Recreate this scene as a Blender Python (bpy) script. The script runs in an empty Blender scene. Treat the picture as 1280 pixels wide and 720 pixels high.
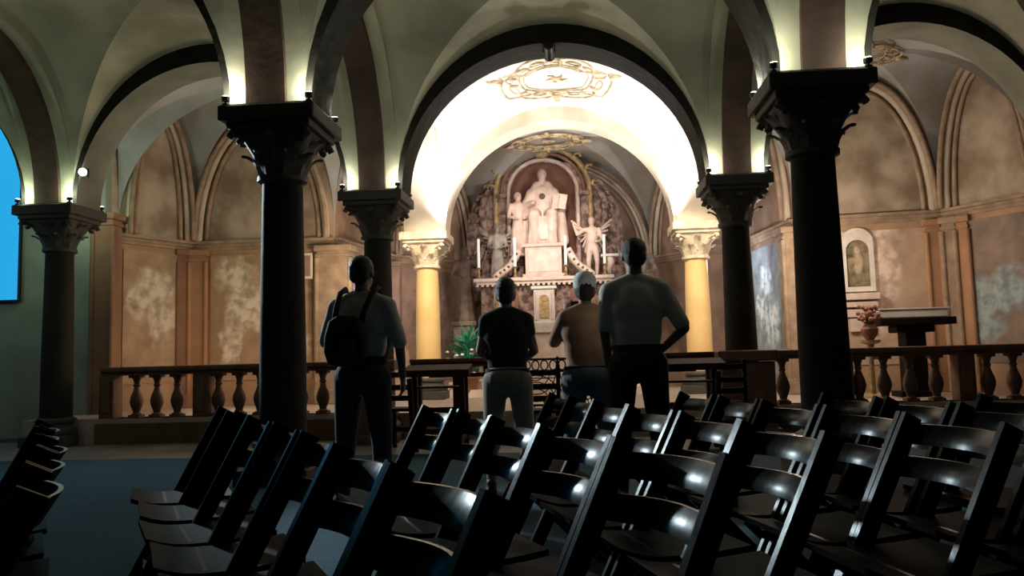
import bpy, bmesh, math, random
from mathutils import Vector, Matrix, Euler
random.seed(7)
S = bpy.context.scene
COL = S.collection
PI = math.pi
R = math.radians

# ------------------------------------------------------------------ camera
CAM_H = 1.0
F = 1000.0
cam_d = bpy.data.cameras.new('camera'); cam = bpy.data.objects.new('camera', cam_d); COL.objects.link(cam)
cam_d.sensor_width = 36.0; cam_d.lens = 36.0 * F / 1280.0
cam_d.clip_start = 0.05; cam_d.clip_end = 100
M_cam = (Matrix.Rotation(math.atan(.080), 4, 'Z') @ Matrix.Rotation(PI/2 + math.atan(.087), 4, 'X')
         @ Matrix.Rotation(R(-1.5), 4, 'Z'))
M_cam.translation = Vector((0, 0, CAM_H))
cam.matrix_world = M_cam
S.camera = cam

def at(px, py, Y):
    d = M_cam.to_3x3() @ Vector(((px-640)/F, -(py-360)/F, -1))
    return Vector((0, 0, CAM_H)) + d * (Y/d.y)

# ------------------------------------------------------------------ materials
MATS = {}
def mat(name, col, rough=.6, col2=None, scale=4, bump=0, metal=0, spec=.5, detail=6, emit=None, es=0, lo=.35, hi=.65, bscale=None, coat=0, stretch=None):
    m = bpy.data.materials.new(name); m.use_nodes = True
    nt = m.node_tree; n = nt.nodes; b = n['Principled BSDF']
    b.inputs['Roughness'].default_value = rough
    b.inputs['Metallic'].default_value = metal
    b.inputs['Specular IOR Level'].default_value = spec
    b.inputs['Coat Weight'].default_value = coat
    b.inputs['Coat Roughness'].default_value = .15
    tc = n.new('ShaderNodeTexCoord')
    mp = n.new('ShaderNodeMapping'); nt.links.new(tc.outputs['Object'], mp.inputs[0])
    if stretch: mp.inputs['Scale'].default_value = stretch
    no = n.new('ShaderNodeTexNoise'); no.inputs['Scale'].default_value = scale; no.inputs['Detail'].default_value = detail
    nt.links.new(mp.outputs[0], no.inputs['Vector'])
    rp = n.new('ShaderNodeValToRGB')
    c2 = col2 or tuple(c*.8 for c in col)
    rp.color_ramp.elements[0].position = lo; rp.color_ramp.elements[0].color = (*c2, 1)
    rp.color_ramp.elements[1].position = hi; rp.color_ramp.elements[1].color = (*col, 1)
    nt.links.new(no.outputs['Fac'], rp.inputs[0]); nt.links.new(rp.outputs[0], b.inputs['Base Color'])
    if bump:
        nb = n.new('ShaderNodeTexNoise'); nb.inputs['Scale'].default_value = bscale or scale*3; nb.inputs['Detail'].default_value = 5
        nt.links.new(mp.outputs[0], nb.inputs['Vector'])
        bp = n.new('ShaderNodeBump'); bp.inputs['Strength'].default_value = bump; bp.inputs['Distance'].default_value = .03
        nt.links.new(nb.outputs['Fac'], bp.inputs['Height']); nt.links.new(bp.outputs[0], b.inputs['Normal'])
    if emit:
        b.inputs['Emission Color'].default_value = (*emit, 1); b.inputs['Emission Strength'].default_value = es
    MATS[name] = m
    return m

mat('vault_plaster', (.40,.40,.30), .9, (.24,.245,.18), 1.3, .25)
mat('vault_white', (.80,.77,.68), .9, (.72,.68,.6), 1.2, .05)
mat('vault_grey', (.42,.42,.40), .9, (.30,.27,.22), 1.1, .15)
mat('chapel_vault', (.46,.50,.52), .9, (.30,.27,.23), 1.0, .2)
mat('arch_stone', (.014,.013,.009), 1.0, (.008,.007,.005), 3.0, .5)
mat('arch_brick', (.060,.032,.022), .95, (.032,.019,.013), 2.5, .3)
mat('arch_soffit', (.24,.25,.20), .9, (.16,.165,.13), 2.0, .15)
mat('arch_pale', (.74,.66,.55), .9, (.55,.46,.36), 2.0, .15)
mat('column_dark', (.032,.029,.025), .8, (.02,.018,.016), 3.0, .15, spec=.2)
mat('column_base', (.055,.05,.045), .7, (.06,.055,.05), 3.0, .3)
mat('column_gold', (.80,.58,.28), .5, (.70,.46,.20), 2.0, .05)
mat('capital_pale', (.80,.72,.60), .8, (.55,.45,.34), 9.0, .5)
mat('wall_ochre', (.50,.33,.21), .9, (.36,.22,.14), 1.4, .15)
mat('wall_upper', (.56,.47,.37), .9, (.27,.20,.14), 2.0, .15)
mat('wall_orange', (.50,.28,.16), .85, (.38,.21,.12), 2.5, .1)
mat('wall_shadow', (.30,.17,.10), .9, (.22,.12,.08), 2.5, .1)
mat('wall_apse', (.42,.28,.21), .9, (.24,.15,.11), 2.2, .3)
mat('wall_plain', (.34,.40,.33), .9, (.26,.30,.25), 1.5, .1)
mat('stone_trim', (.46,.34,.24), .8, (.30,.21,.15), 5.0, .3)
mat('baluster_stone', (.17,.085,.05), .6, (.10,.05,.035), 6.0, .2)
mat('floor_stone', (.22,.20,.185), .55, (.13,.12,.115), 2.0, .1)
mat('chancel_floor', (.50,.42,.36), .5, (.38,.31,.27), 3.0, .1)
mat('carpet', (.022,.085,.13), .95, (.014,.055,.09), 60, .4, detail=2)
mat('chair_wood', (.007,.005,.005), .27, (.004,.003,.003), 12, .03, spec=.09, stretch=(1,1,.2))
mat('rail_wood', (.15,.055,.025), .6, (.09,.03,.014), 6, .1, spec=.2, stretch=(.3,1,1))
mat('seat_wood', (.007,.005,.005), .55, (.004,.003,.003), 12, .03, spec=.02)
mat('brown_wood', (.05,.018,.009), .7, (.026,.010,.006), 6, .1, spec=.15, stretch=(.3,1,1))
mat('dark_wood', (.012,.007,.005), .6, (.007,.004,.003), 6, .1, spec=.15)
mat('iron', (.02,.018,.018), .5, None, 20, .1, metal=.6)
mat('marble_pale', (.72,.60,.53), .5, (.58,.45,.38), 5, .1)
mat('marble_statue', (.70,.55,.48), .55, (.52,.38,.32), 6, .15)
mat('statue_grey', (.34,.30,.26), .6, (.16,.13,.11), 7, .2)
mat('statue_dark', (.16,.10,.07), .6, (.07,.05,.04), 7, .2)
mat('niche_brown', (.30,.15,.11), .7, (.20,.09,.065), 3, .2)
mat('retable_stone', (.36,.24,.19), .7, (.09,.055,.045), 8, .9, lo=.40, hi=.60)
mat('gilt', (.50,.36,.18), .45, (.28,.18,.09), 14, .5, metal=.3)
mat('stucco_gilt', (.62,.50,.32), .8, (.25,.17,.10), 8, .5)
mat('white_cloth', (.78,.74,.68), .8, (.66,.60,.55), 8, .1)
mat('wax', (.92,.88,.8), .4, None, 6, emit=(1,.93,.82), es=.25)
mat('flame', (1,.8,.4), .5, emit=(1,.75,.35), es=12)
mat('leaf', (.05,.36,.24), .45, (.02,.18,.12), 20, .1)
mat('petal', (.75,.75,.72), .7, (.6,.6,.6), 20)
mat('terracotta', (.30,.12,.07), .7, (.2,.08,.05), 10, .2)
mat('skin', (.30,.17,.12), .6, (.25,.14,.10), 10)
mat('hair_dark', (.012,.009,.008), .6, (.02,.014,.01), 60, .4)
mat('hair_grey', (.06,.05,.045), .7, (.03,.025,.02), 60, .4)
mat('shirt_grey', (.62,.60,.56), .9, (.54,.52,.48), 15, .1)
mat('shirt_pale', (.72,.70,.62), .9, (.64,.62,.55), 15, .1)
mat('shirt_rust', (.48,.26,.16), .9, (.40,.21,.13), 15, .1)
mat('cloth_black', (.012,.012,.014), .85, (.008,.008,.01), 20, .1)
mat('denim', (.035,.045,.06), .9, (.02,.028,.04), 30, .1)
mat('denim_pale', (.16,.20,.21), .9, (.12,.15,.16), 30, .1)
mat('khaki', (.34,.30,.25), .9, (.28,.25,.20), 30, .1)
mat('cap_white', (.85,.83,.80), .85, None, 20, .05)
mat('shoe', (.02,.018,.016), .6, None, 20, .05)
mat('eye_white', (.5,.48,.45), .3, None, 20)
mat('black_metal', (.012,.012,.012), .5, None, 20, metal=.4)
mat('lens', (1,1,.9), .3, emit=(1,.98,.82), es=9)
mat('screen_blue', (.02,.1,.2), .6, emit=(.02,.36,.74), es=1.15, col2=(.02,.08,.18))
# soft brightness variation on the projected picture
_m = MATS['screen_blue']; _n = _m.node_tree.nodes; _b = _n['Principled BSDF']
_no = _n.new('ShaderNodeTexNoise'); _no.inputs['Scale'].default_value = .5; _no.inputs['Detail'].default_value = 1
_r = _n.new('ShaderNodeValToRGB'); _r.color_ramp.elements[0].position = .35; _r.color_ramp.elements[0].color = (.012,.30,.62,1)
_r.color_ramp.elements[1].position = .65; _r.color_ramp.elements[1].color = (.03,.43,.80,1)
_m.node_tree.links.new(_no.outputs['Fac'], _r.inputs[0]); _m.node_tree.links.new(_r.outputs[0], _b.inputs['Emission Color'])

def fresco(name, base, dark, blobs, pale, pale2, edge=.9, nscale=2.2):
    """faded wall painting: ground colour, darker clouds and pale figure patches (blobs: x, z, rx, rz in local metres)"""
    m = bpy.data.materials.new(name); m.use_nodes = True
    nt = m.node_tree; n = nt.nodes; L = nt.links.new; b = n['Principled BSDF']; b.inputs['Roughness'].default_value = .9
    tc = n.new('ShaderNodeTexCoord')
    no = n.new('ShaderNodeTexNoise'); no.inputs['Scale'].default_value = nscale; no.inputs['Detail'].default_value = 7; no.inputs['Roughness'].default_value = .62
    L(tc.outputs['Object'], no.inputs['Vector'])
    rp = n.new('ShaderNodeValToRGB'); rp.color_ramp.elements[0].position = .36; rp.color_ramp.elements[0].color = (*dark, 1)
    rp.color_ramp.elements[1].position = .6; rp.color_ramp.elements[1].color = (*base, 1); L(no.outputs['Fac'], rp.inputs[0])
    dn = n.new('ShaderNodeTexNoise'); dn.inputs['Scale'].default_value = 3.2; dn.inputs['Detail'].default_value = 5
    L(tc.outputs['Object'], dn.inputs['Vector'])
    sub = n.new('ShaderNodeVectorMath'); sub.operation = 'SUBTRACT'; sub.inputs[1].default_value = (.5,.5,.5); L(dn.outputs['Color'], sub.inputs[0])
    sc = n.new('ShaderNodeVectorMath'); sc.operation = 'SCALE'; sc.inputs['Scale'].default_value = .75; L(sub.outputs[0], sc.inputs[0])
    ad = n.new('ShaderNodeVectorMath'); ad.operation = 'ADD'; L(tc.outputs['Object'], ad.inputs[0]); L(sc.outputs[0], ad.inputs[1])
    last = None
    for (x, z, rx, rz) in blobs:
        s1 = n.new('ShaderNodeVectorMath'); s1.operation = 'SUBTRACT'; s1.inputs[1].default_value = (x, 0, z); L(ad.outputs[0], s1.inputs[0])
        s2 = n.new('ShaderNodeVectorMath'); s2.operation = 'MULTIPLY'; s2.inputs[1].default_value = (1/rx, 0, 1/rz); L(s1.outputs[0], s2.inputs[0])
        ln = n.new('ShaderNodeVectorMath'); ln.operation = 'LENGTH'; L(s2.outputs[0], ln.inputs[0])
        if last is None: last = ln.outputs['Value']
        else:
            mn = n.new('ShaderNodeMath'); mn.operation = 'MINIMUM'; L(last, mn.inputs[0]); L(ln.outputs['Value'], mn.inputs[1]); last = mn.outputs[0]
    mr = n.new('ShaderNodeMapRange'); mr.inputs['From Min'].default_value = 1.15; mr.inputs['From Max'].default_value = .6; L(last, mr.inputs['Value'])
    n3 = n.new('ShaderNodeTexNoise'); n3.inputs['Scale'].default_value = 6; n3.inputs['Detail'].default_value = 6; L(tc.outputs['Object'], n3.inputs['Vector'])
    r3 = n.new('ShaderNodeValToRGB'); r3.color_ramp.elements[0].position = .38; r3.color_ramp.elements[0].color = (*pale2, 1)
    r3.color_ramp.elements[1].position = .58; r3.color_ramp.elements[1].color = (*pale, 1); L(n3.outputs['Fac'], r3.inputs[0])
    ml = n.new('ShaderNodeMath'); ml.operation = 'MULTIPLY'; ml.inputs[1].default_value = edge; L(mr.outputs[0], ml.inputs[0])
    mx = n.new('ShaderNodeMix'); mx.data_type = 'RGBA'; L(ml.outputs[0], mx.inputs['Factor']); L(rp.outputs[0], mx.inputs['A']); L(r3.outputs[0], mx.inputs['B'])
    L(mx.outputs['Result'], b.inputs['Base Color'])
    MATS[name] = m
    return m

# ------------------------------------------------------------------ mesh helpers
def V(*a): return Vector(a)
def box(bm, c, s, rz=0, bevel=0):
    r = bmesh.ops.create_cube(bm, size=1)
    M = Matrix.Translation(Vector(c)) @ Matrix.Rotation(rz, 4, 'Z') @ Matrix.Diagonal((s[0], s[1], s[2], 1))
    bmesh.ops.transform(bm, matrix=M, verts=r['verts'])
    if bevel:
        es = {e for v in r['verts'] for e in v.link_edges}
        bmesh.ops.bevel(bm, geom=list(es), offset=bevel, segments=2, affect='EDGES', profile=.5)
def bar(bm, p0, p1, w, t, up=(0,0,1)):
    """rectangular bar from p0 to p1, width w along side, thickness t along up"""
    p0 = Vector(p0); p1 = Vector(p1); d = (p1-p0); L = d.length; d.normalize()
    u = Vector(up); s = d.cross(u).normalized(); u = s.cross(d).normalized()
    vs = []
    for p in (p0, p1):
        for a, b in ((-1,-1),(1,-1),(1,1),(-1,1)):
            vs.append(bm.verts.new(p + s*(a*w/2) + u*(b*t/2)))
    for f in ((0,1,2,3),(7,6,5,4),(0,4,5,1),(1,5,6,2),(2,6,7,3),(3,7,4,0)):
        bm.faces.new([vs[i] for i in f])
def rings(bm, rs, close=True, caps=True):
    vv = [[bm.verts.new(p) for p in r] for r in rs]
    n = len(rs[0])
    for a, b in zip(vv[:-1], vv[1:]):
        for i in range(n if close else n-1):
            j = (i+1) % n
            bm.faces.new((a[i], a[j], b[j], b[i]))
    if caps and close:
        bm.faces.new(vv[0][::-1]); bm.faces.new(vv[-1])
    return vv
def lathe(bm, prof, c=(0,0,0), seg=24, sx=1, sy=1):
    c = Vector(c)
    rings(bm, [[c + Vector((r*sx*math.cos(2*PI*i/seg), r*sy*math.sin(2*PI*i/seg), z)) for i in range(seg)] for r, z in prof])
def tube(bm, pts, r, seg=8, closed=False):
    pts = [Vector(p) for p in pts]; n = len(pts); rs = []
    prev = None
    for i, p in enumerate(pts):
        a = pts[(i-1) % n] if (closed or i > 0) else p
        b = pts[(i+1) % n] if (closed or i < n-1) else p
        d = (b-a).normalized()
        if prev is None:
            u = d.cross(Vector((0,0,1)));
            if u.length < .05: u = d.cross(Vector((0,1,0)))
        else: u = prev - d*prev.dot(d)
        u.normalize(); prev = u; w = d.cross(u)
        rr = r[i] if isinstance(r, (list, tuple)) else r
        rs.append([p + u*rr*math.cos(2*PI*k/seg) + w*rr*math.sin(2*PI*k/seg) for k in range(seg)])
    if closed:
        vv = [[bm.verts.new(q) for q in x] for x in rs]
        for i in range(n):
            a, b = vv[i], vv[(i+1) % n]
            for k in range(seg): bm.faces.new((a[k], a[(k+1) % seg], b[(k+1) % seg], b[k]))
    else: rings(bm, rs)
def capsule(bm, p0, p1, r0, r1, seg=14, sq=1.0, sqdir=None):
    """tapered limb with round ends; sq flattens along sqdir"""
    p0 = Vector(p0); p1 = Vector(p1); d = (p1-p0).normalized()
    u = d.cross(Vector(sqdir or (0,1,0)))
    if u.length < .05: u = d.cross(Vector((1,0,0)))
    u.normalize(); w = d.cross(u)
    rs = []
    for k in range(1, 5): 
        a = PI/2*(k/5); rs.append((p0 - d*r0*math.cos(a), r0*math.sin(a)))
    for k in range(7):
        t = k/6; rs.append((p0.lerp(p1, t), r0 + (r1-r0)*t))
    for k in range(4, 0, -1):
        a = PI/2*(k/5); rs.append((p1 + d*r1*math.cos(a), r1*math.sin(a)))
    rings(bm, [[p + u*r*math.cos(2*PI*i/seg) + w*r*sq*math.sin(2*PI*i/seg) for i in range(seg)] for p, r in rs])
def ellip(bm, c, r, rot=None, seg=16):
    q = bmesh.ops.create_uvsphere(bm, u_segments=seg, v_segments=seg//2+2, radius=1)
    M = Matrix.Translation(Vector(c)) @ (Euler(rot).to_matrix().to_4x4() if rot else Matrix.Identity(4)) @ Matrix.Diagonal((*r, 1))
    bmesh.ops.transform(bm, matrix=M, verts=q['verts'])

def link(o, parent=None):
    COL.objects.link(o)
    if parent: o.parent = parent
    return o
def obj(name, bm, m, parent=None, smooth=False, kind=None, loc=None, auto=False):
    bmesh.ops.recalc_face_normals(bm, faces=bm.faces)
    me = bpy.data.meshes.new(name); bm.to_mesh(me); bm.free()
    me.materials.append(MATS[m] if isinstance(m, str) else m)
    if smooth:
        me.shade_smooth()
        if auto: me.set_sharp_from_angle(angle=R(38))
    o = bpy.data.objects.new(name, me); link(o, parent)
    if kind: o['kind'] = kind
    if loc: o.location = loc
    return o
def B(): return bmesh.new()
def remeshed(name, bm, m, parent, voxel=.014, smooth=6, world=True):
    """fuse overlapping limbs into one continuous skin"""
    bmesh.ops.recalc_face_normals(bm, faces=bm.faces)
    me = bpy.data.meshes.new(name); bm.to_mesh(me); bm.free()
    o = bpy.data.objects.new(name, me); COL.objects.link(o)
    md = o.modifiers.new('r', 'REMESH'); md.mode = 'VOXEL'; md.voxel_size = voxel
    sm = o.modifiers.new('s', 'SMOOTH'); sm.factor = .5; sm.iterations = smooth
    dg = bpy.context.evaluated_depsgraph_get()
    me2 = bpy.data.meshes.new_from_object(o.evaluated_get(dg)); me2.name = name
    o.modifiers.clear(); o.data = me2
    me2.materials.clear(); me2.materials.append(MATS[m]); me2.shade_smooth()
    if parent: o.parent = parent
    return o
def thing(name, label, cat, loc=(0,0,0), rz=0, group=None):
    o = bpy.data.objects.new(name, None); COL.objects.link(o)
    o.location = loc; o.rotation_euler = (0,0,rz); o.empty_display_size = .1
    o['label'] = label; o['category'] = cat
    if group: o['group'] = group
    return o
def tag(o, label, cat, group=None):
    o['label'] = label; o['category'] = cat
    if group: o['group'] = group
    return o
def dup(root, loc, rz, label, group=None):
    r = root.copy(); COL.objects.link(r); r.location = loc; r.rotation_euler = (0,0,rz); r['label'] = label
    if group: r['group'] = group
    for ch in [c for c in root.children]:
        c = ch.copy(); COL.objects.link(c); c.parent = r
        for g in ch.children:
            d = g.copy(); COL.objects.link(d); d.parent = c
    return r

# ------------------------------------------------------------------ layout of the crypt
ZS = 3.17          # springing level (top of capitals)
HV = 2.08          # vault rise
HW = .27           # half width of the arch bands
CX = {'far_left': -11.2, 'left': -6.92, 'nave_left': -2.55, 'nave_right': 2.03, 'right': 6.25}
RY = [3.3, 6.7, 10.2, 13.6]
XL, X0, X1, XR = CX['left'], CX['nave_left'], CX['nave_right'], CX['right']
XLL = CX['far_left']

def sector_z(u, w): return ZS + HV*math.sqrt(max(0, 1-(u*w)**2))
def vault(name, poly, m, center=None, n=14):
    """groin vault over a polygon: one curved web per side, meeting on sharp groins"""
    bm = B()
    c = Vector(center) if center else sum((Vector(p) for p in poly), Vector((0,0)))/len(poly)
    for i in range(len(poly)):
        a = Vector(poly[i]); b = Vector(poly[(i+1) % len(poly)])
        grid = []
        for k in range(n):
            w = math.sin(PI/2*(1-k/n)); row = []
            for j in range(2*n+1):
                u = math.sin(PI/2*(j/n-1)); p = a.lerp(b, (u+1)/2); q = c.lerp(p, w)
                row.append(bm.verts.new((q.x, q.y, sector_z(u, w))))
            grid.append(row)
        top = bm.verts.new((c.x, c.y, ZS+HV))
        for r0, r1 in zip(grid[:-1], grid[1:]):
            for j in range(2*n): bm.faces.new((r0[j], r0[j+1], r1[j+1], r1[j]))
        for j in range(2*n): bm.faces.new((grid[-1][j], grid[-1][j+1], top))
    me = bpy.data.meshes.new(name)
    for f in bm.faces:
        f.normal_update()
        if f.normal.z > 0: f.normal_flip()
    bm.to_mesh(me); bm.free(); me.materials.append(MATS[m]); me.shade_smooth()
    o = bpy.data.objects.new(name, me); COL.objects.link(o); o['kind'] = 'structure'
    return o
trim_n = [0]
def band(p, q, m, hw=HW, drop=.25, inset=HW, z0=ZS, rise=HV, m2=None):
    """arch rib band between two supports"""
    trim_n[0] += 1
    p = Vector((p[0], p[1], 0)); q = Vector((q[0], q[1], 0)); c = (p+q)/2; d = (q-p); half = d.length/2; d.normalize()
    s = Vector((-d.y, d.x, 0)); n = 36; bm = B(); rs = []
    ai, hi = half-inset-.05, rise-drop
    ao, ho = half-.02, rise+.12
    for k in range(n+1):
        t = PI*k/n; ct, st = -math.cos(t), math.sin(t)
        pin = c + d*ai*ct + V(0,0,z0+hi*st); pout = c + d*ao*ct + V(0,0,z0+ho*st)
        rs.append([pin - s*hw, pin + s*hw, pout + s*hw, pout - s*hw])
    rings(bm, rs)
    o = obj('trim_%d' % trim_n[0], bm, m, smooth=True, auto=True, kind='structure')
    if m2:
        o.data.materials.append(MATS[m2])
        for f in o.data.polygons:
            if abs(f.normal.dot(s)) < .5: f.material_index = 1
    return o
HL = .32           # half width of the bands running towards the altar
def inset_rect(x0, x1, y0, y1): return [(x0+HL, y0+HW), (x1-HL, y0+HW), (x1-HL, y1-HW), (x0+HL, y1-HW)]

# main vault bays
for (xa, xb) in ((XLL, XL), (XL, X0), (X0, X1), (X1, XR)):
    for (ya, yb) in ((RY[0], RY[1]), (RY[1], RY[2])):
        vault('ceiling', inset_rect(xa, xb, ya, yb), 'vault_plaster')
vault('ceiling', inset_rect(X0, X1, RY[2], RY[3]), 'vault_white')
vault('ceiling', inset_rect(XLL, XL, RY[2], RY[3]), 'vault_plaster')
# transverse and longitudinal arch bands
for y in RY[:3]:
    for xa, xb in ((XLL, XL), (XL, X0), (X0, X1), (X1, XR)):
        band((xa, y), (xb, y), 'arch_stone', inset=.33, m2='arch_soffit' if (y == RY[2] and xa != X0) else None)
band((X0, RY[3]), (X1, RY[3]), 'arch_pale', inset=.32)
for x in (XLL, XL, X0, X1, XR):
    for ya, yb in ((RY[0], RY[1]), (RY[1], RY[2])):
        band((x, ya), (x, yb), 'arch_brick', hw=.17); band((x, ya), (x, yb), 'vault_plaster', hw=HL+.01, drop=.14, inset=.22)
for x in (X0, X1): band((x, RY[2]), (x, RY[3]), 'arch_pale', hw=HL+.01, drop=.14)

# ------------------------------------------------------------------ chapel and apse walls
L0, L1, L2, L3 = (-7.0, 11.35), (-6.95, 11.6), (-6.34, 12.75), (-3.95, 12.85)
A1, A2, A3, A4 = (-3.55, 15.2), (-2.2, 17.05), (1.65, 17.05), (3.15, 15.2)
R3, R2, R1, R0 = (3.45, 12.75), (5.55, 12.45), (6.35, 11.1), (6.75, 10.5)
CL = (-2.48-.16, 13.6+.2); CR = (2.03+.16, 13.6+.2)
WTOP = 5.4
def wallseg(name, pts, m, z0=0, z1=WTOP, th=.25, flip=1):
    bm = B()
    P = [Vector((x, y, 0)) for x, y in pts]
    def off(i):
        ns = []
        if i > 0: d = (P[i]-P[i-1]).normalized(); ns.append(Vector((-d.y, d.x, 0)))
        if i < len(P)-1: d = (P[i+1]-P[i]).normalized(); ns.append(Vector((-d.y, d.x, 0)))
        n = sum(ns, Vector())/len(ns); return n.normalized()*th*flip
    rs = []
    for i, p in enumerate(P):
        o = off(i)
        rs.append([p + V(0,0,z0), p + V(0,0,z1), p + o + V(0,0,z1), p + o + V(0,0,z0)])
    rings(bm, rs)
    return obj(name, bm, m, kind='structure')
CZ = 2.98
wallseg('wall_left', [(-12.6, 11.3), (-6.98, 11.3)], 'wall_plain', 0, 6)
wallseg('wall_left_chapel', [L0, L1, L2, L3], 'wall_ochre', 0, CZ)
wallseg('wall_left_lunette', [L0, L1, L2, L3], 'wall_upper', CZ, WTOP)
wallseg('wall_left_apse', [L3, A1, A2], 'wall_apse', 0, WTOP)
wallseg('wall_apse', [A2, A3], 'wall_apse', 0, WTOP)
wallseg('wall_right_apse', [A3, A4, R3], 'wall_apse', 0, WTOP)
wallseg('wall_right_chapel', [R3, R2, R1, R0, (7.6, 9.2)], 'wall_ochre', 0, CZ)
wallseg('wall_right_lunette', [R3, R2, R1, R0, (7.6, 9.2)], 'wall_upper', CZ, WTOP)
wallseg('wall_far_left', [(-12.6, 2.5), (-12.6, 11.3)], 'wall_plain', 0, 6)

# chapel vaults
gl = (XL+HW, RY[2]+HW); bl = (X0-HW, RY[2]+HW); br = (X1+HW, RY[2]+HW); hr = (XR-HW+.1, RY[2]+HW)
vault('ceiling', [gl, L1, L2, L3, (X0-HW, RY[3]-.2), bl], 'chapel_vault', center=(-4.6, 11.75))
vault('ceiling', [br, (X1+HW, RY[3]-.2), R3, R2, R1, hr], 'chapel_vault', center=(4.15, 11.6))
vault('ceiling', [(X0+.1, RY[3]+HW), (X0-.15, RY[3]+HW), A1, A2, A3, A4, (X1+.15, RY[3]+HW), (X1-.1, RY[3]+HW)], 'vault_grey', center=(-.25, 15.2))
vault('ceiling', [(X0-.1, RY[3]-.1), L3, A1, (X0-.1, RY[3]+.2)], 'vault_grey', center=(-3.0, 14.0))
vault('ceiling', [(X1+.1, RY[3]+.2), A4, R3, (X1+.1, RY[3]-.1)], 'vault_grey', center=(2.65, 14.0))

def wall_arch(p, q, off, dr, r, m, inward):
    """moulded rib along the wall arch of a lunette"""
    p = Vector((*p, 0)); q = Vector((*q, 0)); c = (p+q)/2; d = q-p; half = d.length/2; d.normalize()
    bm = B(); pts = [c + d*(half-off)*-math.cos(PI*k/30) + Vector(inward)*dr + V(0,0, ZS-.12+(HV-off+.08)*math.sin(PI*k/30)) for k in range(31)]
    tube(bm, pts, r, 8)
    trim_n[0] += 1
    return obj('trim_%d' % trim_n[0], bm, m, smooth=True, kind='structure')
def inw(p, q, c):
    d = (Vector(q)-Vector(p)).normalized(); n = Vector((-d.y, d.x)); 
    if (Vector(c)-Vector(p)).dot(n) < 0: n = -n
    return (n.x, n.y, 0)
for (p, q, c) in ((L1, L2, (-4.6,11.7)), (L2, L3, (-4.6,11.7)), (R3, R2, (4.1,11.6)), (R2, R1, (4.1,11.6)),
                  (A1, A2, (-.2,15)), (A2, A3, (-.2,15)), (A3, A4, (-.2,15)), (A4, R3, (-.2,15))):
    i = inw(p, q, c)
    wall_arch(p, q, .13, .05, .055, 'arch_pale', i)
    wall_arch(p, q, .25, .03, .035, 'stone_trim', i)
    wall_arch(p, q, .10, .16, .04, 'stone_trim', i)
# cornice strings under the lunettes
def cornice(pts, c, z, m='stone_trim'):
    bm = B()
    for dz, dr, t in ((0, .05, .05), (.05, .09, .045), (-.05, .025, .05)):
        for p, q in zip(pts[:-1], pts[1:]):
            i = Vector(inw(p, q, c)); a = Vector((*p, z+dz)) + i*dr/2; b = Vector((*q, z+dz)) + i*dr/2
            bar(bm, a, b, dr, t)
    trim_n[0] += 1
    obj('trim_%d' % trim_n[0], bm, m, kind='structure')
cornice([L0, L1, L2, L3], (-4.6, 11), CZ)
cornice([R3, R2, R1, R0], (4.1, 11), CZ)
cornice([L3, A1, A2], (-.2, 14), CZ); cornice([A3, A4, R3], (-.2, 14), CZ)
# corner pilasters
def pilaster(c, rz, w, d, m, z0=.33, z1=CZ-.08):
    bm = B(); box(bm, (0,0,(z0+z1)/2), (w, d, z1-z0)); box(bm, (0,0,z1-.04), (w+.08, d+.08, .10), bevel=.015)
    box(bm, (0,0,z1-.16), (w+.04, d+.04, .04)); box(bm, (0,0,z0+.12), (w+.08, d+.08, .24), bevel=.015)
    for sgn in (-1, 1): lathe(bm, [(.035, z0+.2), (.035, z1-.2)], (sgn*w*.5, -d*.5, 0), 10)
    trim_n[0] += 1
    o = obj('trim_%d' % trim_n[0], bm, m, kind='structure', loc=(c[0], c[1], 0)); o.rotation_euler = (0,0,rz)
pilaster((L2[0]+.12, L2[1]-.03), R(12), .26, .16, 'wall_orange')
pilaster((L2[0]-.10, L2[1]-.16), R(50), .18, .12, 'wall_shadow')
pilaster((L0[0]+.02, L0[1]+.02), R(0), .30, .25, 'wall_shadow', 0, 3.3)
pilaster((R2[0]-.17, R2[1]-.02), R(-8), .20, .13, 'wall_orange')
pilaster((R2[0]+.02, R2[1]-.14), R(-30), .17, .20, 'stone_trim')
pilaster((R2[0]+.16, R2[1]-.28), R(-52), .18, .13, 'wall_orange')
pilaster((R1[0]-.02, R1[1]-.04), R(-60), .26, .14, 'wall_orange')
pilaster((L3[0]+.02, L3[1]), R(0), .55, .36, 'stone_trim')
pilaster((R3[0]-.02, R3[1]), R(0), .42, .36, 'stone_trim')
pilaster(A1, R(-60), .3, .2, 'wall_apse'); pilaster(A4, R(60), .3, .2, 'wall_apse')
# ------------------------------------------------------------------ floors
bm = B(); box(bm, (-3, 4.0, -.05), (19.6, 13.4, .1)); obj('floor', bm, 'floor_stone', kind='structure')
bm = B(); box(bm, (-.3, 13.8, .165), (14.2, 7.2, .33)); obj('floor_chancel', bm, 'chancel_floor', kind='structure')
bm = B()
box(bm, (-.55, 15.3, .395), (3.9, 2.9, .13)); box(bm, (-.55, 15.45, .525), (3.5, 2.6, .13))
obj('floor_altar_steps', bm, 'marble_pale', kind='structure')
bm = B(); box(bm, (-3.6, 4.0, .006), (15.5, 8.9, .012), bevel=.003)
tag(obj('carpet', bm, 'carpet'), 'large dark blue carpet spread over the stone floor under the chairs', 'carpet')

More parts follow.
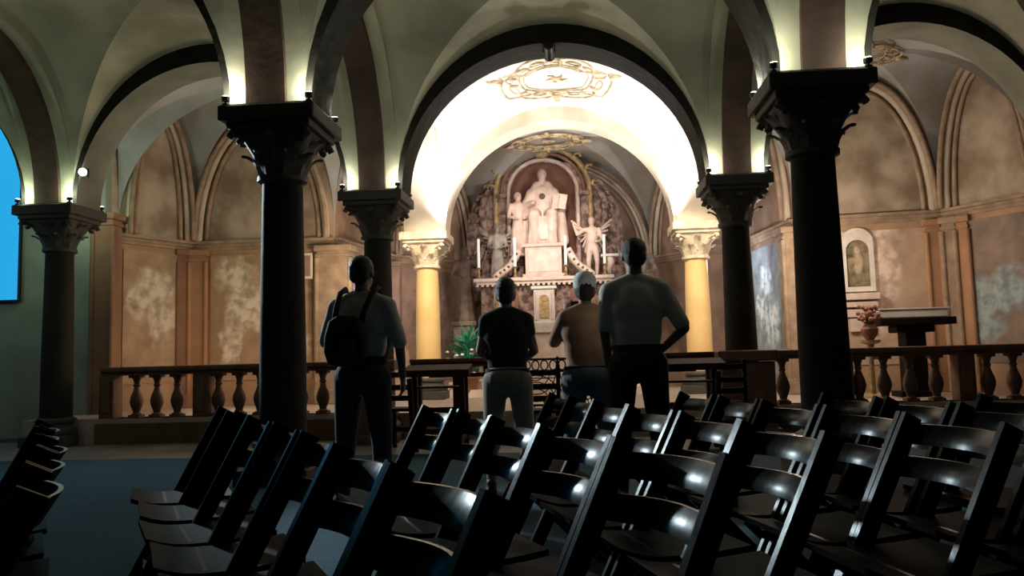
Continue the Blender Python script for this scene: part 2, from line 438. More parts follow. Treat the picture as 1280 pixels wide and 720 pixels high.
# ------------------------------------------------------------------ frescoes
def panel(name, p, q, c, t0, t1, z0, z1, m, label):
    """flat painted panel lying on the wall between p and q"""
    p = Vector((*p, 0)); q = Vector((*q, 0)); i = Vector(inw(p[:2], q[:2], c)); d = (q-p)
    w = d.length*(t1-t0); h = z1-z0; mid = p + d*((t0+t1)/2) + i*.012
    bm = B(); box(bm, (0,0,h/2), (w, .012, h))
    o = obj(name, bm, m); o.location = (mid.x, mid.y, z0); o.rotation_euler = (0,0,math.atan2(d.y, d.x))
    tag(o, label, 'fresco'); return o
fresco('fresco_one', (.50,.35,.23), (.33,.23,.16), [(.0,1.5,.35,.3),(.15,1.0,.3,.4),(-.25,1.35,.16,.4)], (.80,.74,.64), (.46,.39,.30))
fresco('fresco_two', (.52,.34,.22), (.36,.24,.16), [(-.45,1.75,.42,.28),(-.2,1.15,.4,.4),(.35,1.5,.4,.5),(.5,.7,.3,.5),(-.5,.6,.2,.4)], (.92,.82,.70), (.48,.38,.29))
fresco('fresco_three', (.58,.42,.31), (.42,.29,.22), [(-.25,2.0,.6,.22),(.05,1.4,.28,.55),(-.1,.9,.22,.5)], (.88,.72,.62), (.52,.38,.32))
fresco('fresco_four', (.34,.25,.20), (.20,.155,.13), [(.1,1.0,.4,.35),(-.3,.7,.25,.5)], (.40,.52,.54), (.22,.25,.27))
fresco('fresco_blue', (.30,.36,.42), (.16,.15,.16), [(0,1.6,.3,.3),(.2,.9,.4,.4),(-.3,1.1,.2,.3)], (.80,.86,.92), (.20,.32,.46))
fresco('fresco_brown', (.42,.28,.22), (.22,.14,.11), [(0,1.5,.3,.5),(.3,.8,.3,.4)], (.55,.42,.36), (.32,.22,.18))
cc = (-4.6, 11); cr = (4.1, 11); ca = (-.2, 14)
panel('fresco', L1, L2, cc, .06, .88, .75, 2.82, 'fresco_one', 'faded fresco with pale figures on the leftmost angled chapel wall')
panel('fresco', L2, L3, cc, .13, .84, .75, 2.82, 'fresco_two', 'faded orange fresco with cloudy pale figures on the left chapel back wall')
panel('fresco', R3, R2, cr, .20, .90, .75, 2.80, 'fresco_three', 'pinkish fresco with a pale standing figure beside the arched painting')
panel('fresco', R2, R1, cr, .20, .88, .75, 2.82, 'fresco_four', 'dim brown and blue fresco on the angled wall at far right')
panel('fresco', A4, R3, ca, .1, .82, .6, 2.8, 'fresco_blue', 'blue fresco on the apse side wall right of the second right column')
panel('fresco', L3, A1, ca, .2, .88, .6, 2.8, 'fresco_blue', 'blue and white fresco on the apse side wall behind the second left column')
panel('fresco', A1, A2, ca, .1, .9, .6, 2.8, 'fresco_brown', 'brown fresco on the angled apse wall left of the altar')

# ------------------------------------------------------------------ columns
def leaf_strip(bm, ang, r0, z0, h, w, curl):
    """one carved acanthus tongue leaning outwards and curling at the tip"""
    rad = Vector((math.cos(ang), math.sin(ang), 0)); tan = Vector((-math.sin(ang), math.cos(ang), 0))
    prof = [(0, 0, .8), (.02, .35, 1), (.05, .65, .95), (curl*.75, .88, .7), (curl, .97, .45), (curl*.95, .86, .2)]
    rs = []
    for dr, dz, ww in prof:
        p = rad*(r0+dr) + V(0,0,z0+h*dz)
        rs.append([p - tan*w*ww/2 - rad*.02, p - rad*-.012, p + tan*w*ww/2 - rad*.02, p - rad*.03])
    rings(bm, rs)
def make_column(name, shaft_m, cap_m, base_z=0.0, r=.185):
    zt = ZS - base_z
    t = thing(name, '', 'column')
    bm = B(); box(bm, (0,0,.07), (.62,.62,.14), bevel=.01); obj('plinth', bm, 'column_base', t)
    bm = B(); prof = [(r*1.55,.14),(r*1.62,.17),(r*1.62,.2),(r*1.5,.23),(r*1.28,.25),(r*1.22,.28),(r*1.36,.31),(r*1.36,.34),(r*1.1,.37)]
    lathe(bm, prof, seg=32); obj('base', bm, 'column_base', t, smooth=True, auto=True)
    zc = zt-.60
    bm = B(); lathe(bm, [(r*1.08,.36),(r*1.06,.6),(r*1.05,1.1),(r*1.0,1.7),(r*.93,zc-.05),(r*.93,zc)], seg=32)
    obj('shaft', bm, shaft_m, t, smooth=True, auto=True)
    bm = B(); lathe(bm, [(r*.93,zc-.02),(r*1.15,zc),(r*1.15,zc+.04),(r*.95,zc+.05)], seg=32)
    # bell going from round to square
    rs = []
    for k in range(9):
        f = k/8; z = zc+.04+.38*f; hw = r*.95 + (.32-r*.95)*f**1.35; e = 2 + 7*f**2
        rs.append([V(hw*math.copysign(abs(math.cos(a))**(2/e), math.cos(a)), hw*math.copysign(abs(math.sin(a))**(2/e), math.sin(a)), z)
                   for a in [2*PI*i/32 for i in range(32)]])
    rings(bm, rs)
    for i in range(8): leaf_strip(bm, 2*PI*i/8+PI/8, r*1.0, zc+.04, .19, .15, .15)
    for i in range(8): leaf_strip(bm, 2*PI*i/8, r*1.12, zc+.13, .24, .17, .17 if i % 2 == 0 else .24)
    for i in range(4):       # corner volutes
        a = PI/4+PI/2*i; rad = V(math.cos(a), math.sin(a), 0)
        tan = V(-math.sin(a), math.cos(a), 0); c = rad*.40 + V(0,0,zc+.335)
        pts = [c + rad*(.07-.008*k)*math.cos(k*.75) + V(0,0,(.07-.008*k)*math.sin(k*.75)) for k in range(8)]
        tube(bm, pts, [.032]*7+[.02], 8)
    obj('capital', bm, cap_m, t, smooth=True, auto=True)
    bm = B(); box(bm, (0,0,zt-.155), (.72,.72,.08), bevel=.02); box(bm, (0,0,zt-.075), (.82,.82,.13), bevel=.015); box(bm, (0,0,zt-.018), (.77,.77,.036))
    obj('abacus', bm, cap_m, t)
    return t
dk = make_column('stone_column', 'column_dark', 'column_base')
gd = make_column('marble_column', 'column_gold', 'capital_pale', .33, .20)
cols = [((-2.52, RY[1]), 'nearest dark stone column on the left, with carved capital'),
        ((1.96, RY[1]-.10), 'nearest dark stone column on the right, with carved capital'),
        ((X0-.01, RY[2]-.02), 'dark stone column behind the man with the backpack'),
        ((X1, RY[2]-.02), 'dark stone column between the right golden column and the nearest right column'),
        ((XL, RY[2]-.02), 'slim dark stone column at far left beside the blue screen')]
dk['label'] = cols[0][1]; dk.location = (*cols[0][0], 0)
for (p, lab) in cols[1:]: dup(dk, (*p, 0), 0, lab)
for (p, lab) in (((XR, RY[2]), 'dark stone column just past the right edge of the view'),
                 ((XLL, RY[1]), 'dark stone column past the left edge of the view')):
    dup(dk, (*p, 0), 0, lab)
gd['label'] = 'brightly lit golden marble column with white carved capital left of the altar'; gd.location = (X0, RY[3], .33)
dup(gd, (X1, RY[3], .33), 0, 'brightly lit golden marble column with white carved capital right of the altar')

# ------------------------------------------------------------------ uplights on the capitals
def spot(loc, target, power, col, size=R(120), blend=.6, rad=.04):
    l = bpy.data.lights.new('lamp', 'SPOT'); l.energy = power; l.color = col; l.spot_size = size; l.spot_blend = blend; l.shadow_soft_size = rad
    o = bpy.data.objects.new('spot_light', l); COL.objects.link(o); o.location = loc
    d = Vector(target)-Vector(loc); o.rotation_euler = d.to_track_quat('-Z', 'Y').to_euler()
    return o
def point(loc, power, col, rad=.1):
    l = bpy.data.lights.new('lamp', 'POINT'); l.energy = power; l.color = col; l.shadow_soft_size = rad
    o = bpy.data.objects.new('point_light', l); COL.objects.link(o); o.location = loc; return o
def area(loc, target, power, col, sx=1.0, sy=1.0):
    l = bpy.data.lights.new('lamp', 'AREA'); l.energy = power; l.color = col; l.shape = 'RECTANGLE'; l.size = sx; l.size_y = sy
    o = bpy.data.objects.new('area_light', l); COL.objects.link(o); o.location = loc
    d = Vector(target)-Vector(loc); o.rotation_euler = d.to_track_quat('-Z', 'Y').to_euler(); return o

up = thing('uplight', '', 'lamp', group='uplights on the capitals')
bm = B(); lathe(bm, [(.03,0),(.03,.012),(.012,.014),(.012,.03),(.034,.035),(.036,.07),(.03,.075)], seg=16); obj('housing', bm, 'black_metal', up, smooth=True, auto=True)
bm = B(); lathe(bm, [(.027,.0745),(.027,.079)], seg=16); obj('lens', bm, 'lens', up)
names = {(-1,-1): 'front left', (1,-1): 'front right', (-1,1): 'rear left', (1,1): 'rear right'}
LIGHTC = (1.0, .97, .76)
first = True
for (x, y), cn, pw in ((cols[0][0], 'nearest left column', 7.5), (cols[1][0], 'nearest right column', 7.5),
                   (cols[2][0], 'second left column', 6.5), (cols[3][0], 'second right column', 6.5),
                   (cols[4][0], 'far left column by the blue screen', 7.5)):
    for (sx, sy), nm in names.items():
        lab = 'small black uplight, %s corner of the capital, %s' % (nm, cn)
        lx, ly = x+sx*.357, y+sy*.357
        if first: up.location = (lx, ly, ZS); up['label'] = lab; first = False
        else: dup(up, (lx, ly, ZS), 0, lab)
        LIGHTC = (.84, 1.0, .70) if x < -5 else (1.0, .97, .76)
        if sy > 0 and abs(y-RY[2]) < .5 and abs(x) < 4: continue    # rear lamps of the middle row are handled below
        spot((lx, ly, ZS+.10), (lx+sx*.04, ly+sy*.04, ZS+1.5), pw*.45, LIGHTC, R(120), .8, .03)
        point((lx-sx*.01, ly-sy*.01, ZS+.13), pw*1.25, LIGHTC, .03)

# ------------------------------------------------------------------ lights proper
WHITE = (1.0, .97, .92)
for sx, x in ((1, X0), (-1, X1)):
    spot((x+sx*.32, RY[2]+.32, ZS+.10), (x+sx*1.2, RY[2]+2.6, ZS+1.9), 520, WHITE, R(104), .6, .05)
    spot((x+sx*.34, RY[3]-.34, ZS+.12), (x+sx*1.0, RY[3]-1.0, ZS+2.2), 260, WHITE, R(140), .7, .05)
    spot((x-sx*.32, RY[2]+.32, ZS+.10), (x-sx*1.2, RY[2]+1.2, ZS+1.8), 6, (1,.85,.65), R(130), .7, .05)
# warm spots washing the golden columns and the altar
spot((X0+.6, RY[2]+.55, 4.4), (X0, RY[3], 1.9), 1300, (1.0,.84,.58), R(42), .7, .05)
spot((X1-.6, RY[2]+.55, 4.4), (X1, RY[3], 1.9), 1300, (1.0,.84,.58), R(42), .7, .05)
spot((-.35, RY[2]+.5, 4.75), (-.62, 16.3, 2.9), 900, (1.0,.83,.72), R(34), .8, .08)
point((-.2, 14.6, 4.3), 22, (1.0,.82,.66), .15)
# side chapels
point((-3.3, 11.7, 2.4), 52, (1.0,.74,.50), .15)
point((-5.2, 11.4, 1.2), 16, (1.0,.70,.45), .2)
point((3.1, 11.4, 2.5), 78, (1.0,.80,.62), .15)
point((4.1, 10.9, 2.3), 22, (1.0,.75,.55), .2)
point((2.7, 14.2, 2.6), 22, (.85,.92,1.0), .15)
point((-2.9, 14.4, 2.4), 20, (.95,.9,.85), .15)

# cool beam of the small arch lamp, then unseen fill lights added for brightness
spot((XL+.50, RY[2]-.42, ZS+.42), (1.2, 3.2, .45), 2300, (.74,.92,1.0), R(29), .5, .13)
point((4.55, 10.85, 2.2), 7, (1.0,.85,.7), .2)  # added fill without a fixture, brightens the white block on the side table
spot((-8.6, 8.2, 3.1), (-7.6, 11.2, 1.0), 30, (.75,1.0,.85), R(110), .9, .3)  # unseen fill added to lift the plain wall at far left
spot((-5.4, 8.6, 3.6), (-4.4, 6.0, 0), 95, (.42,.84,1.0), R(80), .9, .4)  # unseen blue fill added over the left part of the carpet
spot((.5, 3.3, 4.9), (-.1, 5.6, 1.1), 17, (1.0,.90,.74), R(62), .9, .2)  # weak unseen fill added on the backs of the standing people
w = bpy.data.worlds.new('world'); S.world = w; w.use_nodes = True
w.node_tree.nodes['Background'].inputs[0].default_value = (.5,.55,.6,1); w.node_tree.nodes['Background'].inputs[1].default_value = .012

# ------------------------------------------------------------------ projection screen
t = thing('projection_screen', 'glowing blue projection screen on the wall at the far left edge', 'screen', (-10.52, 11.2, 2.05))
bm = B(); box(bm, (0,0,1.6), (4.5,.01,3.2)); obj('projected_image', bm, 'screen_blue', t)
bm = B(); box(bm, (0,.035,1.6), (4.56,.03,3.26)); obj('frame', bm, 'black_metal', t)

# ------------------------------------------------------------------ stucco medallions on the vaults
def vz(x, y, rect):
    x0, x1, y0, y1 = rect; u = (x-(x0+x1)/2)/((x1-x0)/2); v = (y-(y0+y1)/2)/((y1-y0)/2)
    return ZS + HV*math.sqrt(max(0, 1-min(u*u, v*v)))
def medallion(cx, cy, rx, ry, zf, label, m='stucco_gilt'):
    t = thing('ceiling_medallion', label, 'medallion', (cx, cy, ZS+HV))
    def P(a, k): x = rx*k*math.cos(a); y = ry*k*math.sin(a); return V(x, y, zf(cx+x, cy+y)-ZS-HV-.012)
    bm = B(); tube(bm, [P(2*PI*i/72, .62) for i in range(72)], .016, 6, True); tube(bm, [P(2*PI*i/72, .54) for i in range(72)], .009, 6, True)
    obj('inner_ring', bm, m, t, smooth=True)
    bm = B(); tube(bm, [P(2*PI*i/144, .88+.10*abs(math.sin(4*2*PI*i/144))) for i in range(144)], .018, 6, True)
    obj('outer_ring', bm, m, t, smooth=True)
    bm = B()
    for k in range(16):      # acanthus scrolls between the rings
        a0 = 2*PI*k/16; s = 1 if k % 2 else -1
        tube(bm, [P(a0 + s*.16*math.cos(q*.6), .76+.10*math.sin(q*.6)*(1-q/12)) for q in range(10)], [.020-.0015*q for q in range(10)], 6)
        tube(bm, [P(a0+.1, .66), P(a0+.14, .74), P(a0+.1, .82)], [.02,.03,.01], 6)
        if k % 4 == 0: tube(bm, [P(a0, .9), P(a0+.03, 1.0), P(a0-.02, 1.12), P(a0+.03, 1.17)], [.05,.045,.03,.01], 6)
    obj('scrollwork', bm, m, t, smooth=True)
    bm = B()
    for k in range(5): a0 = 2*PI*k/5+.3; tube(bm, [P(a0, .03), P(a0+.25, .12), P(a0-.1, .2)], [.02,.025,.008], 6)
    ellip(bm, P(0, 0), (.07,.06,.03)); obj('centre_rosette', bm, m, t, smooth=True)
rc = (X0+HW, X1-HW, RY[2]+HW, RY[3]-HW)
medallion(-.2, 11.95, .92, .92, lambda x, y: vz(x, y, rc), 'oval gilded stucco medallion on the bright white vault above the centre')
flat = lambda x, y: ZS+HV-.05-.10*((x+.25)**2+(y-15.2)**2)
medallion(-.45, 15.3, .75, .55, flat, 'gilded stucco medallion on the apse vault just above the altarpiece')
medallion(-4.6, 11.7, .6, .5, lambda x, y: ZS+HV-.03-.22*((x+4.6)**2+(y-11.7)**2), 'dim stucco medallion on the left chapel vault')
medallion(4.15, 11.55, .6, .5, lambda x, y: ZS+HV-.03-.22*((x-4.15)**2+(y-11.55)**2), 'dim stucco medallion on the right chapel vault')

# spotlight hanging from the crown of the central arch
t = thing('ceiling_spotlight', 'black spotlight hanging under the crown of the central arch', 'lamp', (-.24, 9.95, ZS+HV-.17))
bm = B(); lathe(bm, [(.07,-.03),(.07,.0),(.02,.005)], seg=20); obj('mount', bm, 'black_metal', t, smooth=True, auto=True)
bm = B(); capsule(bm, (0,0,-.02), (0,0,-.10), .018, .018); box(bm, (-.075,0,-.15), (.012,.04,.12)); box(bm, (.075,0,-.15), (.012,.04,.12)); box(bm, (0,0,-.095), (.16,.04,.012)); obj('bracket', bm, 'black_metal', t)
bm = B(); q = []; tube(bm, [V(0,-.10,-.14), V(0,-.08,-.145), V(0,.10,-.20), V(0,.14,-.21)], [.04,.062,.062,.072], 16); obj('housing', bm, 'black_metal', t, smooth=True, auto=True)
t = thing('wall_lamp', 'small lit lamp on the arch just right of the far left column', 'lamp', (XL+.48, RY[2]-.24, ZS+.42))
bm = B(); ellip(bm, (0,-.06,0), (.05,.05,.05)); obj('bulb', bm, 'lens', t, smooth=True)
bm = B(); box(bm, (0,0,0), (.09,.05,.12), bevel=.01); obj('holder', bm, 'black_metal', t)

# ------------------------------------------------------------------ balustrades
def balustrade(x0, x1, y, label, posts, zp=.33, ht=1.02, step=.285, y1=None):
    t = thing('balustrade', label, 'balustrade', (x0, y, 0), 0 if y1 is None else math.atan2(y1-y, x1-x0))
    Lx = x1-x0
    bm = B(); box(bm, (Lx/2,0,zp/2-.03), (Lx,.46,zp-.06)); box(bm, (Lx/2,0,zp-.03), (Lx,.34,.06), bevel=.012); obj('plinth', bm, 'baluster_stone', t)
    bm = B(); box(bm, (Lx/2,0,ht-.045), (Lx,.30,.07), bevel=.02); box(bm, (Lx/2,0,ht-.10), (Lx,.22,.05)); obj('rail', bm, 'baluster_stone', t)
    h = ht-.12-zp; xs = []
    for p in posts:
        bm = B(); box(bm, (p-x0,0,zp+h/2), (.20,.22,h)); box(bm, (p-x0,-.115,zp+h/2), (.12,.02,h-.14), bevel=.008); obj('post', bm, 'baluster_stone', t)
    src = None; x = x0+.16
    prof = [(.07,0),(.07,.05),(.045,.06),(.05,.09),(.075,.15),(.088,.21),(.075,.28),(.045,.35),(.034,.40),(.05,.42),(.034,.44),(.045,.49),(.06,.52),(.065,.56)]
    k = h/.56
    while x < x1-.1:
        if all(abs(x-p) > .19 for p in posts):
            if src is None:
                bm = B(); lathe(bm, [(r, z*k) for r, z in prof], seg=18); box(bm, (0,0,.02), (.15,.15,.04)); box(bm, (0,0,h-.02), (.15,.15,.04))
                src = obj('baluster', bm, 'baluster_stone', t, smooth=True, auto=True); src.location = (x-x0,0,zp)
            else:
                c = src.copy(); COL.objects.link(c); c.parent = t; c.location = (x-x0,0,zp)
        x += step
    return t
balustrade(-6.38, -2.85, 10.4, 'stone balustrade with turned balusters in front of the left chapel', [-6.3, -5.0, -3.9])
balustrade(2.40, 6.1, 10.4, 'long stone balustrade with turned balusters in front of the right chapel', [3.30, 4.75], step=.31)
def pedestal(x, label):
    t = thing('stone_pedestal', label, 'pedestal', (x, 9.70, 0))
    bm = B(); box(bm, (0,0,.47), (.62,.2,.82), bevel=.01); obj('die', bm, 'baluster_stone', t)
    bm = B(); box(bm, (0,0,.95), (.70,.27,.13), bevel=.02); obj('cap', bm, 'baluster_stone', t)
    bm = B(); box(bm, (0,0,.05), (.70,.27,.12), bevel=.02); obj('foot', bm, 'baluster_stone', t)
pedestal(X1-.05, 'dark block pedestal at the foot of the second right column')
pedestal(X0-.02, 'dark block pedestal at the foot of the second left column')
# wooden communion rails either side of the gate
def wood_rail(x0, x1, y, label, posts):
    t = thing('wooden_rail', label, 'railing', (x0, y, 0)); L = x1-x0
    bm = B(); box(bm, (L/2,0,.985), (L,.24,.05), bevel=.012); box(bm, (L/2,0,.93), (L,.14,.06)); obj('top_rail', bm, 'rail_wood', t)
    bm = B(); box(bm, (L/2,0,.80), (L*.62,.05,.05)); box(bm, (L/2,0,.10), (L,.06,.08)); obj('cross_rail', bm, 'brown_wood', t)
    for p in posts:
        bm = B(); box(bm, (p-x0,0,.46), (.10,.10,.92), bevel=.01); box(bm, (p-x0,0,.05), (.15,.16,.1), bevel=.01); obj('post', bm, 'brown_wood', t)
wood_rail(-2.10, -.90, 10.0, 'brown wooden altar rail on open posts left of the gate', [-2.02, -1.52, -1.13])
wood_rail(.38, 1.68, 10.0, 'brown wooden altar rail on open posts right of the gate', [.45, .95, 1.6])

# kneelers and rush chairs by the rails
def prie_dieu(loc, rz, label):
    t = thing('prayer_kneeler', label, 'kneeler', loc, rz)
    bm = B()
    rs = [[V(-.36,-.13,.82), V(.36,-.13,.82), V(.36,.16,.88), V(-.36,.16,.88)], [V(-.36,-.14,.89), V(.36,-.14,.89), V(.36,.17,.945), V(-.36,.17,.945)]]
    rings(bm, rs); obj('desk_top', bm, 'brown_wood', t)
    bm = B(); box(bm, (0,.1,.70), (.56,.18,.02)); obj('book_shelf', bm, 'brown_wood', t)
    for s in (-1, 1):
        bm = B(); bar(bm, (s*.28,.13,.88), (s*.28,.15,.0), .06, .05, (0,1,0)); bar(bm, (s*.28,-.13,.80), (s*.28,.02,.14), .05, .05, (0,1,0)); obj('leg', bm, 'brown_wood', t)
    bm = B(); box(bm, (0,-.14,.17), (.60,.34,.06), bevel=.015); box(bm, (-.27,-.24,.07), (.05,.06,.14)); box(bm, (.27,-.24,.07), (.05,.06,.14)); obj('kneeling_board', bm, 'brown_wood', t)
    bm = B(); box(bm, (0,.14,.45), (.52,.02,.06)); obj('crossbar', bm, 'brown_wood', t)
prie_dieu((1.16, 8.6, 0), 0, 'brown wooden prayer kneeler right of the man in the pale shirt')
prie_dieu((-1.52, 8.6, 0), 0, 'brown wooden prayer kneeler left of the woman in black')
def ladder_chair(loc, rz, label):
    t = thing('ladder_back_chair', label, 'chair', loc, rz)
    bm = B(); box(bm, (0,0,.45), (.40,.38,.035), bevel=.012); obj('seat', bm, 'dark_wood', t)
    for sx in (-1,1):
        bm = B(); bar(bm, (sx*.18,.17,.44), (sx*.18,.17,0), .04, .04, (0,1,0)); obj('leg', bm, 'dark_wood', t)
        bm = B(); bar(bm, (sx*.18,-.17,.92), (sx*.18,-.15,.45), .04, .035, (0,1,0)); bar(bm, (sx*.18,-.15,.46), (sx*.18,-.19,0), .04, .035, (0,1,0)); obj('leg', bm, 'dark_wood', t)
    for z in (.58, .70, .84):
        bm = B(); box(bm, (0,-.165,z), (.34,.018,.06), bevel=.006); obj('back_slat', bm, 'dark_wood', t)
    bm = B(); box(bm, (0,.17,.2), (.34,.02,.025)); obj('stretcher', bm, 'dark_wood', t)
    bm = B(); box(bm, (0,-.17,.25), (.34,.02,.025)); obj('stretcher', bm, 'dark_wood', t)
ladder_chair((1.60, 9.1, 0), R(8), 'dark ladder back chair just right of the right kneeler')
ladder_chair((-1.98, 9.05, 0), R(-5), 'dark ladder back chair just left of the left kneeler')
ladder_chair((-.40, 8.3, 0), R(4), 'dark ladder back chair in front of the iron gate')

# iron gate
t = thing('iron_gate', 'black wrought iron gate with circles and curved lattice in front of the altar', 'gate', (-.26, 10.05, 0))
bm = B()
for p, q in (((-.55,0,.05),(-.55,0,1.0)), ((.55,0,.05),(.55,0,1.0)), ((0,0,.05),(0,0,1.0)), ((-.55,0,.97),(.55,0,.97)), ((-.55,0,.82),(.55,0,.82)), ((-.55,0,.40),(.55,0,.40)), ((-.55,0,.08),(.55,0,.08))):
    bar(bm, p, q, .028, .028, (0,1,0))
obj('frame', bm, 'iron', t)
bm = B()
for k in range(10):
    c = -.495+.11*k; tube(bm, [V(c+.045*math.cos(a*PI/8), 0, .895+.06*math.sin(a*PI/8)) for a in range(16)], .009, 6, True)
obj('circle_frieze', bm, 'iron', t)
bm = B()
for h in (-1, 1):
    for k in range(4):
        c = h*.275; r = .10+.075*k
        for cz, s in ((.40, 1), (.82, -1)):
            tube(bm, [V(max(-.26, min(.26, r*math.cos(a*PI/12)))+c, 0, max(.40, min(.82, cz+s*r*math.sin(a*PI/12)*1.15))) for a in range(13)], .008, 6)
obj('lattice', bm, 'iron', t)
bm = B()
for k in range(11): bar(bm, (-.5+.1*k,0,.08), (-.5+.1*k,0,.40), .014, .014, (0,1,0))
obj('lower_bars', bm, 'iron', t)

# ------------------------------------------------------------------ altar group
AX = -.62
t = thing('altarpiece', 'brown marble altarpiece with a tall arched niche behind the seated statue', 'altarpiece', (AX, 16.45, .33))
def Z(z): return z-.33
# backing wall with arched top, opened by the niche
bm = B(); n = 28; ro = 1.62; ri = .66; zo = Z(3.55); zi = Z(4.42)
out = [(-ro, 0)] + [(-ro*math.cos(PI*k/n), zo+1.55*math.sin(PI*k/n)) for k in range(n+1)] + [(ro, 0)]
inn = [(-ri, Z(3.1))] + [(-ri*math.cos(PI*k/n), zi+.62*math.sin(PI*k/n)) for k in range(n+1)] + [(ri, Z(3.1))]
vo = [bm.verts.new((x, 0, z)) for x, z in out]; vi = [bm.verts.new((x, 0, z)) for x, z in inn]
for i in range(len(out)-1): bm.faces.new((vo[i], vo[i+1], vi[i+1], vi[i]))
bm.faces.new((vo[0], vi[0], vi[-1], vo[-1]))
r = bmesh.ops.extrude_face_region(bm, geom=bm.faces[:]); bmesh.ops.translate(bm, vec=(0,.10,0), verts=[v for v in r['geom'] if isinstance(v, bmesh.types.BMVert)])
obj('back_panel', bm, 'retable_stone', t)
# concave niche
bm = B(); rs = []
for k in range(13):
    a = PI*k/12; x = -ri*math.cos(a); d = .42*math.sin(a)
    rs.append([V(x, d, z) for z in [Z(3.1), Z(3.5), Z(4.0), zi]])
rings(bm, rs, close=False, caps=False)
rs = []
for j in range(9):
    b = PI/2*j/8; rs.append([V(-ri*math.cos(PI*k/12)*math.cos(b), .42*math.sin(PI*k/12)*math.cos(b), zi+.62*math.sin(b)) for k in range(13)])
rings(bm, rs, close=False, caps=False)
obj('niche', bm, 'niche_brown', t, smooth=True)
for (rr, r_, m_, nm, yy) in ((.72, .045, 'marble_statue', 'niche_moulding', -.03), (.98, .06, 'gilt', 'outer_moulding', -.05), (.86,.035,'niche_brown','inner_moulding',-.02)):
    bm = B(); dz = rr-.66
    pts = [V(-rr, yy, Z(2.7)+.0), V(-rr, yy, Z(3.5)), V(-rr, yy, zi)] + [V(-rr*math.cos(PI*k/24), yy, zi+(.62+dz)*math.sin(PI*k/24)) for k in range(1, 24)] + [V(rr, yy, zi), V(rr, yy, Z(3.5)), V(rr, yy, Z(2.7))]
    tube(bm, pts, r_, 10); obj(nm, bm, m_, t, smooth=True)
for s in (-1, 1):       # engaged pilasters with capitals, side volutes
    bm = B(); box(bm, (s*.86,-.03,Z(3.45)), (.14,.10,1.7)); box(bm, (s*.86,-.05,Z(4.35)), (.24,.16,.10), bevel=.02); box(bm, (s*.86,-.05,Z(4.25)), (.19,.13,.06)); obj('pilaster', bm, 'retable_stone', t)
    bm = B()
    pts = [V(s*(1.12+.28*(k/14)+.10*math.sin(k*.5)), -.06, Z(4.5)-1.6*k/14) for k in range(15)]
    tube(bm, pts, [.05+.03*abs(math.sin(k*.9)) for k in range(15)], 8)
    for q in range(7):
        c = pts[2*q]; tube(bm, [c + V(s*(.14-.02*k)*math.cos(k*.8), -.03, (.14-.02*k)*math.sin(k*.8)) for k in range(6)], [.035,.035,.03,.03,.025,.015], 6)
    obj('side_scroll', bm, 'retable_stone', t, smooth=True)
for q in range(9):
    bm = B(); a = PI*(q+.5)/9; c = V(-1.12*math.cos(a), -.07, zi+1.0*math.sin(a)-.05)
    tube(bm, [c + V((.10-.014*k)*math.cos(k*.8+q), -.02, (.08-.012*k)*math.sin(k*.8+q)) for k in range(6)], [.04,.04,.035,.03,.02,.012], 6)
    obj('crest_scroll', bm, 'gilt', t, smooth=True)
bm = B(); ellip(bm, (0,-.1,zi+.80), (.16,.08,.12)); obj('crest_boss', bm, 'gilt', t, smooth=True)

# altar body
t = thing('altar', 'pale marble altar with dentilled shelf and small tabernacle under the seated statue', 'altar', (AX, 15.6, .59))
def Za(z): return z-.59
bm = B(); box(bm, (0,-.1,Za(1.08)), (2.1,.8,.96)); 
for k in range(5): box(bm, (-.84+.42*k,-.51,Za(1.08)), (.30,.03,.66), bevel=.01)
box(bm, (0,-.12,Za(.68)), (2.25,.9,.14), bevel=.02); obj('altar_block', bm, 'marble_pale', t)
bm = B(); box(bm, (0,-.14,Za(1.60)), (2.35,.96,.08), bevel=.012); box(bm, (0,-.60,Za(1.52)), (2.2,.03,.12)); obj('altar_cloth', bm, 'white_cloth', t)
bm = B(); box(bm, (0,.28,Za(2.05)), (2.5,.4,.82)); obj('upper_block', bm, 'retable_stone', t)
bm = B(); box(bm, (0,.2,Za(2.52)), (2.75,.62,.07), bevel=.015); box(bm, (0,.22,Za(2.46)), (2.65,.55,.05))
for k in range(27): box(bm, (-1.3+.1*k,-.055,Za(2.42)), (.05,.05,.05))
obj('shelf_with_dentils', bm, 'marble_pale', t)
tb = obj('tabernacle', (lambda b: (box(b, (0,-.02,Za(1.98)), (.40,.22,.70)), box(b, (0,-.04,Za(2.34)), (.50,.28,.06), 0, .015), box(b, (0,-.04,Za(1.66)), (.50,.30,.05), 0, .01), b)[-1])(B()), 'white_cloth', t)
bm = B(); pr = [(-.10,Za(1.74)),(.10,Za(1.74)),(.10,Za(2.1))]+[(.10*math.cos(PI*k/10), Za(2.1)+.10*math.sin(PI*k/10)) for k in range(1,10)]+[(-.10,Za(2.1))]
rings(bm, [[V(x,-.145,z) for x,z in pr],[V(x,-.16,z) for x,z in pr]]); obj('door', bm, 'gilt', tb)
for s in (-1,1):
    bm = B(); lathe(bm, [(.03,Za(1.7)),(.02,Za(1.74)),(.018,Za(2.2)),(.03,Za(2.26))], (s*.155,-.16,0), 12); obj('colonnette', bm, 'marble_pale', tb, smooth=True)
